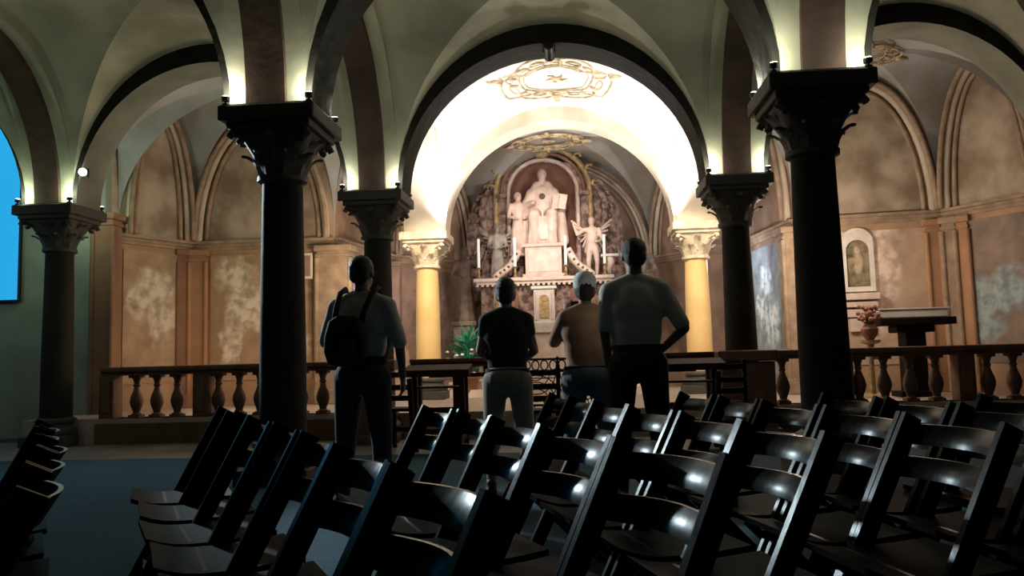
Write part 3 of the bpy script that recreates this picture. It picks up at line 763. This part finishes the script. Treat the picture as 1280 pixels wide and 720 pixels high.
for s in (-1,1):        # beaded scrolls rising to the pedestal
    bm = B(); pts = [V(s*(.98-.5*(k/12)), .12, Za(2.57)+.52*(k/12)**1.4+.03*math.sin(k*.6)) for k in range(13)]
    tube(bm, pts, .075, 8); obj('scroll', bm, 'marble_pale', t, smooth=True)
    for k in range(1, 12, 2): bm = B(); ellip(bm, pts[k]+V(0,-.07,0), (.028,.02,.028), seg=8); obj('bead', bm, 'statue_dark', t, smooth=True)
    for q, xx in ((0, .62), (1, .90)):
        bm = B(); box(bm, (s*xx,.06,Za(2.02)), (.20,.06,.6), bevel=.01); ellip(bm, (s*xx,.02,Za(2.05)), (.07,.04,.18)); obj('side_panel', bm, 'gilt' if q else 'niche_brown', t)
t = thing('statue_pedestal', 'pale square marble pedestal with framed panel beneath the seated statue', 'pedestal', (AX, 16.0, 2.55))
bm = B(); box(bm, (0,0,.35), (.72,.5,.56)); box(bm, (0,0,.66), (.84,.6,.07), bevel=.015); box(bm, (0,0,.05), (.84,.6,.08), bevel=.015); obj('block', bm, 'marble_statue', t)
bm = B(); box(bm, (0,-.255,.35), (.60,.02,.44), bevel=.008); obj('panel', bm, 'marble_pale', t)

# ------------------------------------------------------------------ statues
def robe(bm, c, prof, sy=.8, folds=9, seg=48, amp=.04):
    c = Vector(c)
    rs = [[c + V(r*(1+amp*math.sin(folds*a))*math.cos(a), r*sy*(1+amp*math.sin(folds*a))*math.sin(a), z) for a in [2*PI*i/seg for i in range(seg)]] for r, z in prof]
    rings(bm, rs)
# seated robed figure
t = thing('seated_statue', 'large pale marble statue of a seated robed figure in the niche', 'statue', (AX, 16.18, 3.25))
bm = B()
box(bm, (0,.12,.22), (.66,.34,.44))
capsule(bm, (-.13,.05,.62), (-.17,-.26,.60), .15, .13); capsule(bm, (.13,.05,.62), (.19,-.26,.60), .15, .13)
capsule(bm, (-.17,-.26,.60), (-.15,-.24,.06), .125, .13); capsule(bm, (.19,-.26,.60), (.15,-.24,.06), .125, .13)
for k in range(7):
    x = -.28+.09*k; capsule(bm, (x*.8,-.30,.55), (x,-.30,.03), .03, .035)
capsule(bm, (0,.05,.62), (0,.03,1.05), .21, .22, sq=.72); ellip(bm, (0,.03,1.12), (.25,.15,.15))
capsule(bm, (-.24,.02,1.10), (-.34,-.06,.82), .095, .085); capsule(bm, (-.34,-.06,.82), (-.18,-.24,.86), .075, .05)
capsule(bm, (.24,.02,1.10), (.34,-.06,.82), .095, .085); capsule(bm, (.34,-.06,.82), (.24,-.26,.90), .075, .05)
capsule(bm, (0,.02,1.2), (0,0,1.34), .065, .06); ellip(bm, (0,-.01,1.46), (.085,.10,.125)); ellip(bm, (0,-.11,1.45), (.016,.025,.03))
ellip(bm, (0,.03,1.49), (.10,.10,.12)); capsule(bm, (0,.10,1.42), (0,.10,1.15), .07, .12)
for s in (-1,1): capsule(bm, (s*.10,.03,1.24), (s*.36,0,.78), .11, .13); capsule(bm, (s*.36,0,.78), (s*.40,-.06,.08), .09, .12)
remeshed('body', bm, 'marble_statue', t, .018, 4)
bm = B()
for k in range(5): capsule(bm, (-.22+.11*k,-.30,.70-.02*k), (-.05+.03*k,-.345,.10), .028, .03)
remeshed('drapery', bm, 'marble_pale', t, .016, 3)
bm = B(); tube(bm, [V(.05*math.cos(a*PI/8), -.145, 1.0+.05*math.sin(a*PI/8)) for a in range(16)], .014, 6, True); ellip(bm, (0,-.13,1.0), (.05,.02,.05)); obj('brooch', bm, 'statue_dark', t, smooth=True)
bm = B(); bar(bm, (.36,-.30,.70), (.42,-.26,1.00), .20, .03, (0,1,0)); bar(bm, (.25,-.32,.70), (.30,-.30,.98), .12, .03, (.4,1,0)); obj('open_book', bm, 'marble_pale', t)
def standing(name, label, loc, h, m, arm=1, wings=False, rz=0, robed=True):
    t = thing(name, label, 'statue', loc, rz); k = h/1.7; bm = B()
    if robed: robe(bm, (0,0,0), [(.25*k,0),(.24*k,.15*k),(.20*k,.6*k),(.155*k,.95*k),(.17*k,1.2*k),(.19*k,1.36*k),(.10*k,1.45*k)], .75)
    else:
        for s in (-1,1): capsule(bm, (s*.08*k,0,.85*k), (s*.12*k,-.03*k,.45*k), .10*k, .075*k); capsule(bm, (s*.12*k,-.03*k,.45*k), (s*.10*k,.03*k,.05*k), .07*k, .045*k); capsule(bm, (s*.10*k,.02*k,.03*k), (s*.11*k,-.12*k,.03*k), .045*k, .03*k)
        capsule(bm, (0,0,.85*k), (0,0,1.2*k), .15*k, .17*k, sq=.75)
    ellip(bm, (0,0,1.33*k), (.20*k,.12*k,.12*k)); capsule(bm, (0,0,1.38*k), (0,0,1.5*k), .06*k, .055*k)
    ellip(bm, (0,-.01*k,1.58*k), (.09*k,.105*k,.125*k)); ellip(bm, (0,.02*k,1.61*k), (.105*k,.11*k,.12*k)); ellip(bm, (0,-.115*k,1.57*k), (.015*k,.022*k,.028*k))
    for s in (-1,1):
        if s == arm:
            capsule(bm, (s*.20*k,0,1.36*k), (s*.42*k,-.08*k,1.22*k), .065*k, .055*k); capsule(bm, (s*.42*k,-.08*k,1.22*k), (s*.52*k,-.16*k,1.48*k), .05*k, .035*k); ellip(bm, (s*.53*k,-.17*k,1.55*k), (.035*k,.03*k,.06*k))
        else:
            capsule(bm, (s*.20*k,0,1.36*k), (s*.28*k,-.04*k,1.05*k), .065*k, .055*k); capsule(bm, (s*.28*k,-.04*k,1.05*k), (s*.12*k,-.2*k,.98*k), .05*k, .038*k); ellip(bm, (s*.09*k,-.22*k,.98*k), (.045*k,.04*k,.04*k))
    remeshed('body', bm, m, t, .016, 3)
    if wings:
        for s in (-1,1):
            bm = B()
            for q in range(7): capsule(bm, (s*.10*k,.10*k,1.25*k), (s*(.20+.06*q)*k,.18*k,(.75+.15*q)*k), .03*k, .035*k, seg=8)
            obj('wing', bm, m, t, smooth=True)
    bm = B(); lathe(bm, [(.2*k,-.005),(.2*k,.02),(.17*k,.03)], seg=20); obj('base', bm, m, t)
    return t
standing('attendant_statue', 'pale standing figure in the niche leaning at the left side of the seated statue', (AX-.50, 16.1, 3.05), 1.3, 'marble_statue', 0, rz=R(20))
standing('angel_statue', 'grey marble angel standing left of the altar pedestal behind the candles', (AX-.93, 15.98, 2.56), 1.12, 'statue_grey', 0, True)
standing('angel_statue', 'pinkish marble angel with raised arm standing right of the altar pedestal', (AX+.98, 15.98, 2.56), 1.20, 'marble_statue', -1, True, robed=False)
for sx, lab in ((-1, 'dark carved figure standing left of the altar'), (1, 'grey carved figure standing right of the altar')):
    bx = AX+sx*(1.62 if sx < 0 else 1.95)
    q = thing('side_pedestal', 'dark stone pedestal %s of the altar carrying a carved figure' % ('left' if sx < 0 else 'right'), 'pedestal', (bx, 16.0, .33))
    bm = B(); box(bm, (0,0,.72), (.42,.42,1.2), bevel=.01); box(bm, (0,0,1.37), (.52,.52,.10), bevel=.02); box(bm, (0,0,.06), (.54,.54,.12), bevel=.02); obj('block', bm, 'statue_dark', q)
    standing('carved_figure', lab, (bx, 16.0, 1.755), 1.5, 'statue_dark' if sx < 0 else 'statue_grey', -sx, False)

# candles
cs = [(-1.28, 'outermost on the left'), (-.56, 'beside the pedestal on its left'), (.44, 'beside the pedestal on its right'), (1.20, 'outermost on the right')]
base = None
for dx, w_ in cs:
    lab = 'tall white altar candle on a gilt candlestick, ' + w_
    loc = (AX+dx, 15.66, 2.555)
    if base is None:
        base = thing('altar_candle', lab, 'candle', loc, group='altar candles')
        bm = B(); lathe(bm, [(.07,0),(.07,.02),(.03,.04),(.02,.09),(.035,.12),(.02,.15),(.02,.2),(.05,.22),(.05,.235)], seg=16); obj('candlestick', bm, 'gilt', base, smooth=True, auto=True)
        bm = B(); lathe(bm, [(.028,.23),(.027,.80),(.02,.81)], seg=12); obj('candle', bm, 'wax', base, smooth=True, auto=True)
    else: dup(base, loc, 0, lab)
# white shelf with a second cloth, right of the altar
t = thing('credence_shelf', 'small white shelf with a scrolled bracket right of the altar', 'shelf', (AX+1.30, 15.72, 2.95))
bm = B(); box(bm, (0,0,0), (.34,.2,.05), bevel=.01); obj('top', bm, 'white_cloth', t)
bm = B(); tube(bm, [V(.0,.0,-.02), V(.03,-.04,-.12), V(-.02,0,-.25), V(.0,.06,-.38)], [.06,.07,.05,.03], 8); obj('bracket', bm, 'marble_pale', t, smooth=True)

# plant with white flowers
t = thing('potted_plant', 'leafy green plant with white flowers standing left of the altar', 'plant', (-1.93, 14.0, .33))
bm = B(); lathe(bm, [(.14,0),(.19,.3),(.21,.32),(.21,.36),(.17,.36),(.16,.3)], seg=24); obj('pot', bm, 'terracotta', t, smooth=True, auto=True)
bm = B()
for k in range(150):
    a = random.uniform(0, 2*PI); el = random.uniform(.1, 1.35); L = random.uniform(.25, .55)
    st = V(0,0,random.uniform(.4,.95)); d = V(math.cos(a)*math.cos(el), math.sin(a)*math.cos(el), math.sin(el))
    w_ = V(-math.sin(a), math.cos(a), 0)*random.uniform(.02,.045)
    p1 = st + d*L*.5; p2 = st + d*L + V(0,0,-.12*L)
    vs = [bm.verts.new(p) for p in (st, p1-w_, p2, p1+w_)]; bm.faces.new(vs)
for k in range(5): tube(bm, [V(0,0,.3), V(random.uniform(-.1,.1), random.uniform(-.1,.1), 1.0)], .01, 5)
for k in range(26):
    a = random.uniform(PI*.75, PI*1.7); rr = random.uniform(.2,.36); fl = B(); ellip(fl, (rr*math.cos(a), rr*math.sin(a), random.uniform(.38,.85)), (.035,.035,.022), seg=6); obj('flower', fl, 'petal', t)
obj('foliage', bm, 'leaf', t)

# ------------------------------------------------------------------ right chapel furniture
def onwall(p, q, c, px, py):
    """point where the view ray meets the wall p-q"""
    d = M_cam.to_3x3() @ Vector(((px-640)/F, -(py-360)/F, -1)); P = Vector(p); Q = Vector(q); e = Q-P
    den = d.x*e.y - d.y*e.x; k = (P.x*e.y - P.y*e.x)/den
    return V(0,0,CAM_H) + d*k
pc = onwall(R3, R2, cr, 1073, 365); ang = math.atan2(R2[1]-R3[1], R2[0]-R3[0])
t = thing('arched_painting', 'small arched painting of a figure in a white frame, right chapel wall', 'painting', (pc.x, pc.y-.05, pc.z), ang)
def archpoly(w, h, n=16): r = w/2; return [(-r,0),(r,0),(r,h-r)] + [(r*math.cos(PI*k/n), h-r+r*math.sin(PI*k/n)) for k in range(1,n)] + [(-r,h-r)]
W_, H_ = .46, .98
a = archpoly(W_, H_); b_ = archpoly(W_-.13, H_-.26)
bm = B()
o1 = [V(x,-.04,z) for x,z in a]; o2 = [V(x,.02,z) for x,z in a]; i1 = [V(x,-.04,z+.075) for x,z in b_]; i2 = [V(x,.02,z+.075) for x,z in b_]
vo1, vo2, vi1, vi2 = [[bm.verts.new(p) for p in L] for L in (o1,o2,i1,i2)]; n = len(a)
for i in range(n):
    j = (i+1) % n
    bm.faces.new((vo1[i],vo1[j],vi1[j],vi1[i])); bm.faces.new((vo1[i],vo2[i],vo2[j],vo1[j])); bm.faces.new((vi1[i],vi1[j],vi2[j],vi2[i]))
obj('frame', bm, 'white_cloth', t)
fresco('painting_mat', (.30,.24,.15), (.06,.05,.04), [(0,.42,.07,.22),(0,.64,.05,.06),(-.06,.5,.1,.05)], (.62,.50,.36), (.35,.26,.18), nscale=5)
# keep the figure in the painting crisp: reduce the wobble
for nd in MATS['painting_mat'].node_tree.nodes:
    if nd.type == 'VECT_MATH' and nd.operation == 'SCALE': nd.inputs['Scale'].default_value = .12
bm = B(); rings(bm, [[V(x,.0,z+.07) for x,z in b_],[V(x,.015,z+.07) for x,z in b_]]); obj('picture', bm, 'painting_mat', t)
t = thing('wall_ledge', 'pale stepped stone ledge on the wall under the arched painting', 'shelf', (pc.x, pc.y-.05, pc.z-.03), ang)
bm = B(); box(bm, (0,-.05,-.05), (.52,.24,.10), bevel=.01); box(bm, (0,-.03,-.17), (.46,.20,.08), bevel=.01); box(bm, (0,-.01,-.30), (.40,.16,.12), bevel=.01); box(bm, (0,0,-.48), (.34,.12,.2), bevel=.01); obj('ledge_steps', bm, 'marble_pale', t)
tc_ = at(1140, 400, 11.4)
t = thing('side_table', 'dark wooden side altar table with a central pedestal and white cloth in the right chapel', 'table', (tc_.x, 11.4, .33))
bm = B(); box(bm, (0,0,1.02), (.98,.46,.10), bevel=.012); obj('table_top', bm, 'dark_wood', t)
bm = B(); box(bm, (-.02,0,.50), (.26,.28,.96)); box(bm, (-.02,0,.92), (.50,.34,.1), bevel=.02); box(bm, (-.02,0,.04), (.5,.38,.08), bevel=.01); obj('pedestal', bm, 'dark_wood', t)
t2 = thing('altar_box', 'low white block standing on the dark side altar table', 'altar block', (tc_.x-.03, 11.42, 1.40))
bm = B(); box(bm, (0,0,.065), (.90,.34,.13), bevel=.012); box(bm, (0,0,.125), (.93,.37,.02)); obj('block', bm, 'white_cloth', t2)
vp = at(1086, 400, 11.2)
t = thing('flower_stand', 'reddish brown vase of dried flowers on a slim stand beside the dark side table', 'vase', (vp.x, 11.2, .33))
bm = B(); lathe(bm, [(.16,0),(.15,.03),(.04,.06),(.03,.5),(.05,.55),(.03,.6),(.05,.72),(.13,.75),(.13,.78)], seg=20); obj('stand', bm, 'gilt', t, smooth=True, auto=True)
bm = B(); lathe(bm, [(.05,.78),(.10,.86),(.11,.93),(.06,1.0),(.08,1.03)], seg=20); obj('vase', bm, 'terracotta', t, smooth=True, auto=True)
bm = B()
for k in range(60):
    a = random.uniform(0,2*PI); rr = random.uniform(0,.14); ellip(bm, (rr*math.cos(a), rr*math.sin(a), 1.1+random.uniform(-.05,.14)), (.03,.03,.03), seg=6)
obj('dried_flowers', bm, 'niche_brown', t)
pc = onwall(L2, L3, cc, 389, 350)
t = thing('small_picture', 'small pale framed picture on the pier right of the nearest left column', 'picture', (pc.x, pc.y-.215, pc.z), 0)
bm = B(); box(bm, (0,0,.21), (.19,.02,.42), bevel=.006); obj('frame', bm, 'white_cloth', t)
bm = B(); box(bm, (0,-.012,.21), (.13,.006,.34)); obj('picture', bm, 'fresco_brown', t)

# ------------------------------------------------------------------ folding chairs
def make_chair():
    t = thing('folding_chair', '', 'chair', group='dark wooden folding chairs set out in rows')
    top = (-.165, .785); bot = (.235, 0.0)
    def rail_x(z): return top[0] + (bot[0]-top[0])*(top[1]-z)/top[1]
    for s in (-1, 1):
        bm = B(); bar(bm, (top[0], s*.195, top[1]), (bot[0], s*.195, 0.005), .019, .056, (1,0,.5)); obj('front_leg', bm, 'chair_wood', t)
        bm = B(); bar(bm, (.125, s*.165, .405), (-.27, s*.165, 0.005), .024, .036, (1,0,-1)); obj('rear_leg', bm, 'chair_wood', t)
    for z, h in ((.735, .066), (.645, .066)):
        bm = B(); rs = []
        tilt = V(top[0]-bot[0]-.075, 0, top[1]).normalized()
        for k in range(13):
            y = -.185+.37*k/12; bow = -.048*math.cos(PI*(k/12-.5)); c = V(rail_x(z)+bow, y, z)
            rs.append([c + tilt*h/2*q_ + V(.008-.005*q_*q_,0,0) for q_ in (1,.6,.2,-.2,-.6,-1)] + [c - tilt*h/2 + V(-.006,0,0), c + tilt*h/2 + V(-.006,0,0)])
        rings(bm, rs); obj('back_slat', bm, 'chair_wood', t, smooth=True, auto=True)
    # seat dished, front edge lifted
    bm = B(); rs = []
    for k in range(11):
        x = -.17+.40*k/10; z = .435 - .012*math.sin(PI*k/10) + .022*max(0, (k-7)/3)**2
        rs.append([V(x,-.18,z), V(x,.18,z), V(x,.18,z-.018), V(x,-.18,z-.018)])
    rings(bm, rs); obj('seat', bm, 'seat_wood', t, smooth=True, auto=True)
    for a_, b_ in (((rail_x(.13), -.19, .13), (rail_x(.13), .19, .13)), ((-.22, -.16, .055), (-.22, .16, .055)), ((.10,-.16,.41), (.10,.16,.41))):
        bm = B(); bar(bm, a_, b_, .02, .03); obj('stretcher', bm, 'chair_wood', t)
    for s in (-1, 1): bm = B(); tube(bm, [V(.045, s*.15, .355), V(.045, s*.213, .355)], .007, 8); obj('pivot_bolt', bm, 'black_metal', t)
    return t
rows = [  # reference point of the near top corner of the farthest chair, row angle, count
    ((-1.86, 2.70), 34, 5), ((-1.475, 3.36), 32, 7), ((-.48, 3.10), 27, 5), ((-.03, 4.0), 17, 6), ((.64, 3.75), 15, 5), ((1.22, 3.35), 13, 4), ((1.72, 3.0), 12, 3)]
ordn = ['first', 'second', 'third', 'fourth', 'fifth', 'sixth', 'seventh', 'eighth']
proto = make_chair(); used = False
for ri_, ((px_, py_), ang_, cnt) in enumerate(rows):
    a = R(ang_)
    for k in range(cnt):
        aj = a + R(random.uniform(-2.5, 2.5)); Lv = V(math.sin(aj), -math.cos(aj), 0); Fv = V(-math.cos(aj), -math.sin(aj), 0)
        Lr = V(math.sin(a), -math.cos(a), 0)
        P_ = V(px_, py_, 0) + Lr*(.425*k) - Lv*.2 + Fv*.165 + V(random.uniform(-.012,.012), 0, .012)
        lab = 'dark folding chair, %s from the altar end of the %s row from left' % (ordn[k], ordn[ri_])
        rz = math.atan2(Fv.y, Fv.x)
        if not used: proto.location = P_; proto.rotation_euler = (0,0,rz); proto['label'] = lab; used = True
        else: dup(proto, P_, rz, lab)

# ------------------------------------------------------------------ people
def hand(bm, w_, d, pn, k=1.0, curl=.5, thumb=1):
    """palm and five fingers; w_ wrist, d hand direction, pn palm normal"""
    d = Vector(d).normalized(); pn = Vector(pn); pn = (pn - d*pn.dot(d)).normalized(); s = d.cross(pn)*thumb
    w_ = Vector(w_); capsule(bm, w_ + d*.02*k, w_ + d*.075*k, .030*k, .038*k, sq=.5, sqdir=pn)
    for i, L in enumerate((.068, .078, .074, .058)):
        o = w_ + d*.085*k + s*(.032-.0205*i)*k; d1 = (d + pn*curl*.6).normalized(); d2 = (d + pn*curl*1.8).normalized()
        capsule(bm, o, o + d1*L*.5*k, .0095*k, .009*k, seg=8); capsule(bm, o + d1*L*.5*k, o + d1*L*.5*k + d2*L*.5*k, .009*k, .0075*k, seg=8)
    o = w_ + d*.03*k + s*.03*k; d1 = (d*.7 + s*.8 + pn*.3).normalized(); d2 = (d + s*.25 + pn*.5).normalized()
    capsule(bm, o, o + d1*.04*k, .013*k, .011*k, seg=8); capsule(bm, o + d1*.04*k, o + d1*.04*k + d2*.035*k, .011*k, .009*k, seg=8)
def person(loc, rz, h, label, arms, build=1.0, female=False, hair='hair_dark', top='shirt_grey', bottom='denim', bottom_len=1.0,
           sleeve=.5, stance=.10, cap=False, head_turn=0, waist=1.03, head_tilt=0):
    k = h/1.75; g = build
    t = thing('person', label, 'person', loc, rz)
    def S_(x, y, z): return V(x*k, y*k, z*k)
    hipw = .095*g; shw = (.175 if not female else .155)*g
    # joints; the figure faces +Y
    J = {}
    for s, n in ((-1,'l'), (1,'r')):
        J['hip'+n] = S_(s*hipw,0,.90); J['kn'+n] = S_(s*(hipw+stance*.3),.015,.49); J['an'+n] = S_(s*(hipw+stance*.5),-.02,.085)
        J['sh'+n] = S_(s*shw,0,1.385); J['el'+n] = S_(*arms[n][0]); J['wr'+n] = S_(*arms[n][1])
    def torso(bm, e=0):
        capsule(bm, S_(0,.0,.93), S_(0,0,1.02), (.150*g+e)*k, (.142*g+e)*k, sq=.72)
        capsule(bm, S_(0,.0,1.02), S_(0,-.005,1.30), (.135*g+e)*k, (.160*g+e)*k, sq=.70)
        ellip(bm, S_(0,0,1.27), ((.178*g+e)*k, (.118*g+e)*k, (.17+e)*k)); ellip(bm, S_(0,0,1.14), ((.158*g+e)*k, (.112*g+e)*k, (.20+e)*k))
        for n in 'lr': ellip(bm, J['sh'+n], ((.056+e)*k, (.060+e)*k, (.056+e)*k)); capsule(bm, S_(0,-.01,1.47), J['sh'+n]+S_(0,0,.01), (.040+e)*k, (.046+e)*k)
        capsule(bm, J['shl'], J['shr'], (.046+e)*k, (.046+e)*k)
        if female:
            for s in (-1,1): ellip(bm, S_(s*.075,.09,1.27), (.06*k,.05*k,.06*k))
    def legs(bm, e=0, upto=1.0):
        ellip(bm, S_(0,-.02,.92), ((.165*g+e)*k, (.125*g+e)*k, (.12+e)*k))
        for n in 'lr':
            capsule(bm, J['hip'+n], J['kn'+n], (.088*g+e)*k, (.058*g+e)*k)
            if upto >= 1: capsule(bm, J['kn'+n], J['an'+n], (.056*g+e)*k, (.040+e*.8)*k)
            elif upto > .5: capsule(bm, J['kn'+n], J['kn'+n].lerp(J['an'+n], (upto-.5)*2), (.056*g+e)*k, (.053+e)*k)
    bm = B()
    torso(bm); legs(bm)
    for n, s in (('l',-1),('r',1)):
        capsule(bm, J['sh'+n], J['el'+n], .046*g*k, .038*k); capsule(bm, J['el'+n], J['wr'+n], .038*k, .026*k)
        capsule(bm, J['kn'+n], J['kn'+n].lerp(J['an'+n], .45)+S_(0,-.02,0), .05*k, .052*k)
        f = J['an'+n]; capsule(bm, f+S_(0,-.02,-.045), f+S_(s*.02,.15,-.055), .035*k, .028*k)
        dd = arms[n][2]; hand(bm, J['wr'+n], dd, arms[n][3], k, arms[n][4], thumb=arms[n][5])
    capsule(bm, S_(0,-.01,1.44), S_(0,.005,1.55), .056*k, .053*k)
    # head with jaw, nose, ears, lips, brow
    RM = Matrix.Rotation(head_turn, 3, 'Z') @ Matrix.Rotation(head_tilt, 3, 'X')
    hk = 1.03; hc = S_(0,.012,1.625)
    def H(x, y, z): return hc + RM @ (V(x,y,z)*k*hk)
    ellip(bm, H(0,-.008,.02), (.076*k*hk,.095*k*hk,.092*k*hk)); ellip(bm, H(0,.03,-.045), (.058*k*hk,.062*k*hk,.072*k*hk)); ellip(bm, H(0,.055,-.085), (.03*k*hk,.03*k*hk,.025*k*hk))
    capsule(bm, H(0,.088,.012), H(0,.106,-.022), .010*k, .015*k, seg=8); capsule(bm, H(-.02,.085,-.052), H(.02,.085,-.052), .009*k, .009*k, seg=8)
    capsule(bm, H(-.035,.078,.03), H(.035,.078,.03), .012*k, .012*k, seg=8)
    for s in (-1,1): ellip(bm, H(s*.077,-.005,-.008), (.010*k*hk,.02*k*hk,.032*k*hk))
    remeshed('body', bm, 'skin', t, .0085, 2)
    for s in (-1,1):
        bm = B(); ellip(bm, H(s*.032,.084,.012), (.012*k*hk,.008*k*hk,.008*k*hk), seg=8); obj('eye', bm, 'eye_white', t, smooth=True)
    bm = B()
    ellip(bm, H(0,-.018,.032), (.084*k*hk,.098*k*hk,.090*k*hk)); ellip(bm, H(0,-.05,-.01), (.074*k*hk,.062*k*hk,.075*k*hk))
    if female: ellip(bm, H(0,-.05,-.045), (.07*k*hk,.055*k*hk,.06*k*hk)); ellip(bm, H(-.055,-.02,-.02), (.03*k*hk,.05*k*hk,.06*k*hk)); ellip(bm, H(.055,-.02,-.02), (.03*k*hk,.05*k*hk,.06*k*hk))
    remeshed('hair', bm, hair, t, .010, 1)
    if cap:
        bm = B(); ellip(bm, H(0,-.012,.058), (.093*k*hk,.108*k*hk,.078*k*hk)); capsule(bm, H(0,-.012,.035), H(0,-.012,.05), .095*k, .092*k, sq=1.12)
        c = remeshed('cap', bm, 'cap_white', t, .010, 1)
        bm = B(); rings(bm, [[H(x, y, .022-.35*max(0,y-.08)) for x, y in pts] for pts in ([(.085*math.cos(PI*q/12), .05+.13*math.sin(PI*q/12)) for q in range(13)],)] + [[H(.085*math.cos(PI*q/12), .05+.13*math.sin(PI*q/12), .030-.35*max(0,.13*math.sin(PI*q/12)-.03)) for q in range(13)]])
        obj('brim', bm, 'cap_white', c)
    # shirt
    bm = B(); torso(bm, .016); capsule(bm, S_(0,0,.95), S_(0,0,1.05), (.158*g)*k, (.155*g)*k, sq=.78)
    for n in 'lr':
        if sleeve > 0:
            e_ = J['sh'+n].lerp(J['el'+n], min(1, sleeve*1.6)); capsule(bm, J['sh'+n], e_, .066*g*k, .058*k)
            if sleeve > .8: capsule(bm, J['el'+n], J['el'+n].lerp(J['wr'+n], .9), .052*k, .040*k)
    remeshed('shirt', bm, top, t, .012, 26)
    # trousers or shorts
    bm = B(); legs(bm, .016, bottom_len); capsule(bm, S_(0,-.005,.94), S_(0,-.002,waist-.03), (.158*g+.008)*k, (.150*g+.010)*k, sq=.76)
    tr = remeshed('trousers' if bottom_len > .9 else 'shorts', bm, bottom, t, .012, 3)
    bm = B(); rs = [[S_((.158*g+.016)*math.cos(a), (.158*g+.016)*.78*math.sin(a), waist-.035+z) for a in [2*PI*q/32 for q in range(32)]] for z in (0, .035)]
    rings(bm, rs); obj('belt', bm, 'cloth_black', tr, smooth=True, auto=True)
    for n, s in (('l',-1),('r',1)):
        bm = B(); f = J['an'+n]; capsule(bm, f+S_(0,-.035,-.045), f+S_(s*.02,.16,-.05), .046*k, .040*k); capsule(bm, f+S_(0,-.02,-.03), f+S_(0,-.02,.01), .044*k, .042*k); box(bm, f+S_(s*.01,.06,-.078), (.085*k,.28*k,.014*k))
        remeshed('shoe', bm, 'shoe', t, .010, 1)
    return t, k, S_, H
PZ = .012
# tall man, pale shirt, right hand on the hip
p = at(797, 440, 5.5)
person((p.x, 5.5, PZ), 0, 1.79, 'tall person in a pale short sleeved shirt and black trousers, hand on hip', {
    'l': ((-.21,.02,1.13), (-.19,.11,.90), (.05,.25,-1), (1,0,0), .5, -1),
    'r': ((.30,-.08,1.13), (.17,.03,1.00), (-.55,.6,-.35), (-.3,-.6,-.4), .45, 1)}, build=1.0, top='shirt_pale', bottom='cloth_black', sleeve=.55, head_turn=R(8))
# man with backpack on the left
p = at(453, 450, 5.3)
t, k, S_, H = person((p.x, 5.3, PZ), R(-4), 1.71, 'person in grey shirt and dark jeans with a black backpack on their back', {
    'l': ((-.27,.03,1.16), (-.20,.22,1.08), (.5,.8,.0), (.7,-.4,.3), .5, -1),
    'r': ((.27,-.02,1.14), (.26,.08,.90), (-.05,.3,-1), (-1,0,0), .5, 1)}, build=1.02, top='shirt_grey', bottom='denim', sleeve=.75, head_turn=R(-6))
bp = thing('backpack', 'small black backpack worn on the back of the leftmost person', 'backpack', t.location, R(-4))
bm = B()
rs = []
for z, w_, d_ in ((.98,.05,.03),(1.0,.12,.055),(1.08,.145,.07),(1.18,.14,.07),(1.28,.115,.055),(1.32,.06,.03)):
    rs.append([S_(-.05+w_*math.copysign(abs(math.cos(a))**.6, math.cos(a)), -.185+d_*math.copysign(abs(math.sin(a))**.6, math.sin(a)), z) for a in [2*PI*q/24 for q in range(24)]])
rings(bm, rs); obj('bag', bm, 'cloth_black', bp, smooth=True)
bm = B(); box(bm, S_(-.05,-.262,1.10), (.17*k,.03*k,.12*k), bevel=.012); obj('pocket', bm, 'cloth_black', bp)
for s in (-1,1):
    bm = B(); pts = [S_(-.05+s*.09,-.16,1.24), S_(s*.10-.02,-.175,1.36), S_(s*.115,-.11,1.475), S_(s*.12,-.0,1.515), S_(s*.125,.09,1.45), S_(s*.13,.16,1.3), S_(s*.15,.13,1.12), S_(s*.16,0,1.03), S_(s*.08-.03,-.17,1.02)]
    tube(bm, pts, .020*k, 8); obj('strap', bm, 'cloth_black', bp, smooth=True)
# woman in black top
p = at(634, 450, 5.9)
person((p.x, 5.9, PZ), R(3), 1.59, 'person in a black sleeveless top and knee length khaki shorts', {
    'l': ((-.22,.03,1.14), (-.13,.20,1.06), (.7,.6,.0), (0,-1,.2), .6, -1),
    'r': ((.22,.03,1.14), (.13,.20,1.06), (-.7,.6,.0), (0,-1,.2), .6, 1)}, build=1.04, female=True, top='cloth_black', bottom='khaki', bottom_len=.62, sleeve=.25, hair='hair_dark', waist=1.0)
# person with white cap taking a picture
p = at(734, 450, 5.9)
t, k, S_, H = person((p.x, 5.9, PZ), R(6), 1.60, 'person in a white cap and rust coloured top raising a phone, pale jeans', {
    'l': ((-.25,.12,1.20), (-.13,.28,1.42), (.1,.25,1), (.6,.6,0), .5, -1),
    'r': ((.24,.12,1.18), (.06,.28,1.36), (-.2,.25,1), (-.6,.6,0), .5, 1)}, build=1.08, female=True, top='shirt_rust', bottom='denim_pale', sleeve=1.0, cap=True, waist=1.0, hair='hair_grey', head_tilt=R(6))
ph = thing('phone', 'dark phone held up in front of the person in the white cap', 'phone', t.location, R(6))
bm = B(); box(bm, S_(-.045,.335,1.50), (.155,.010,.078), 0, .003); obj('phone_body', bm, 'black_metal', ph)

# ------------------------------------------------------------------ colour management
S.view_settings.view_transform = 'Standard'
S.view_settings.look = 'None'
S.view_settings.exposure = 0
S.cycles.use_denoising = True
S.cycles.max_bounces = 6
S.cycles.sample_clamp_indirect = 4
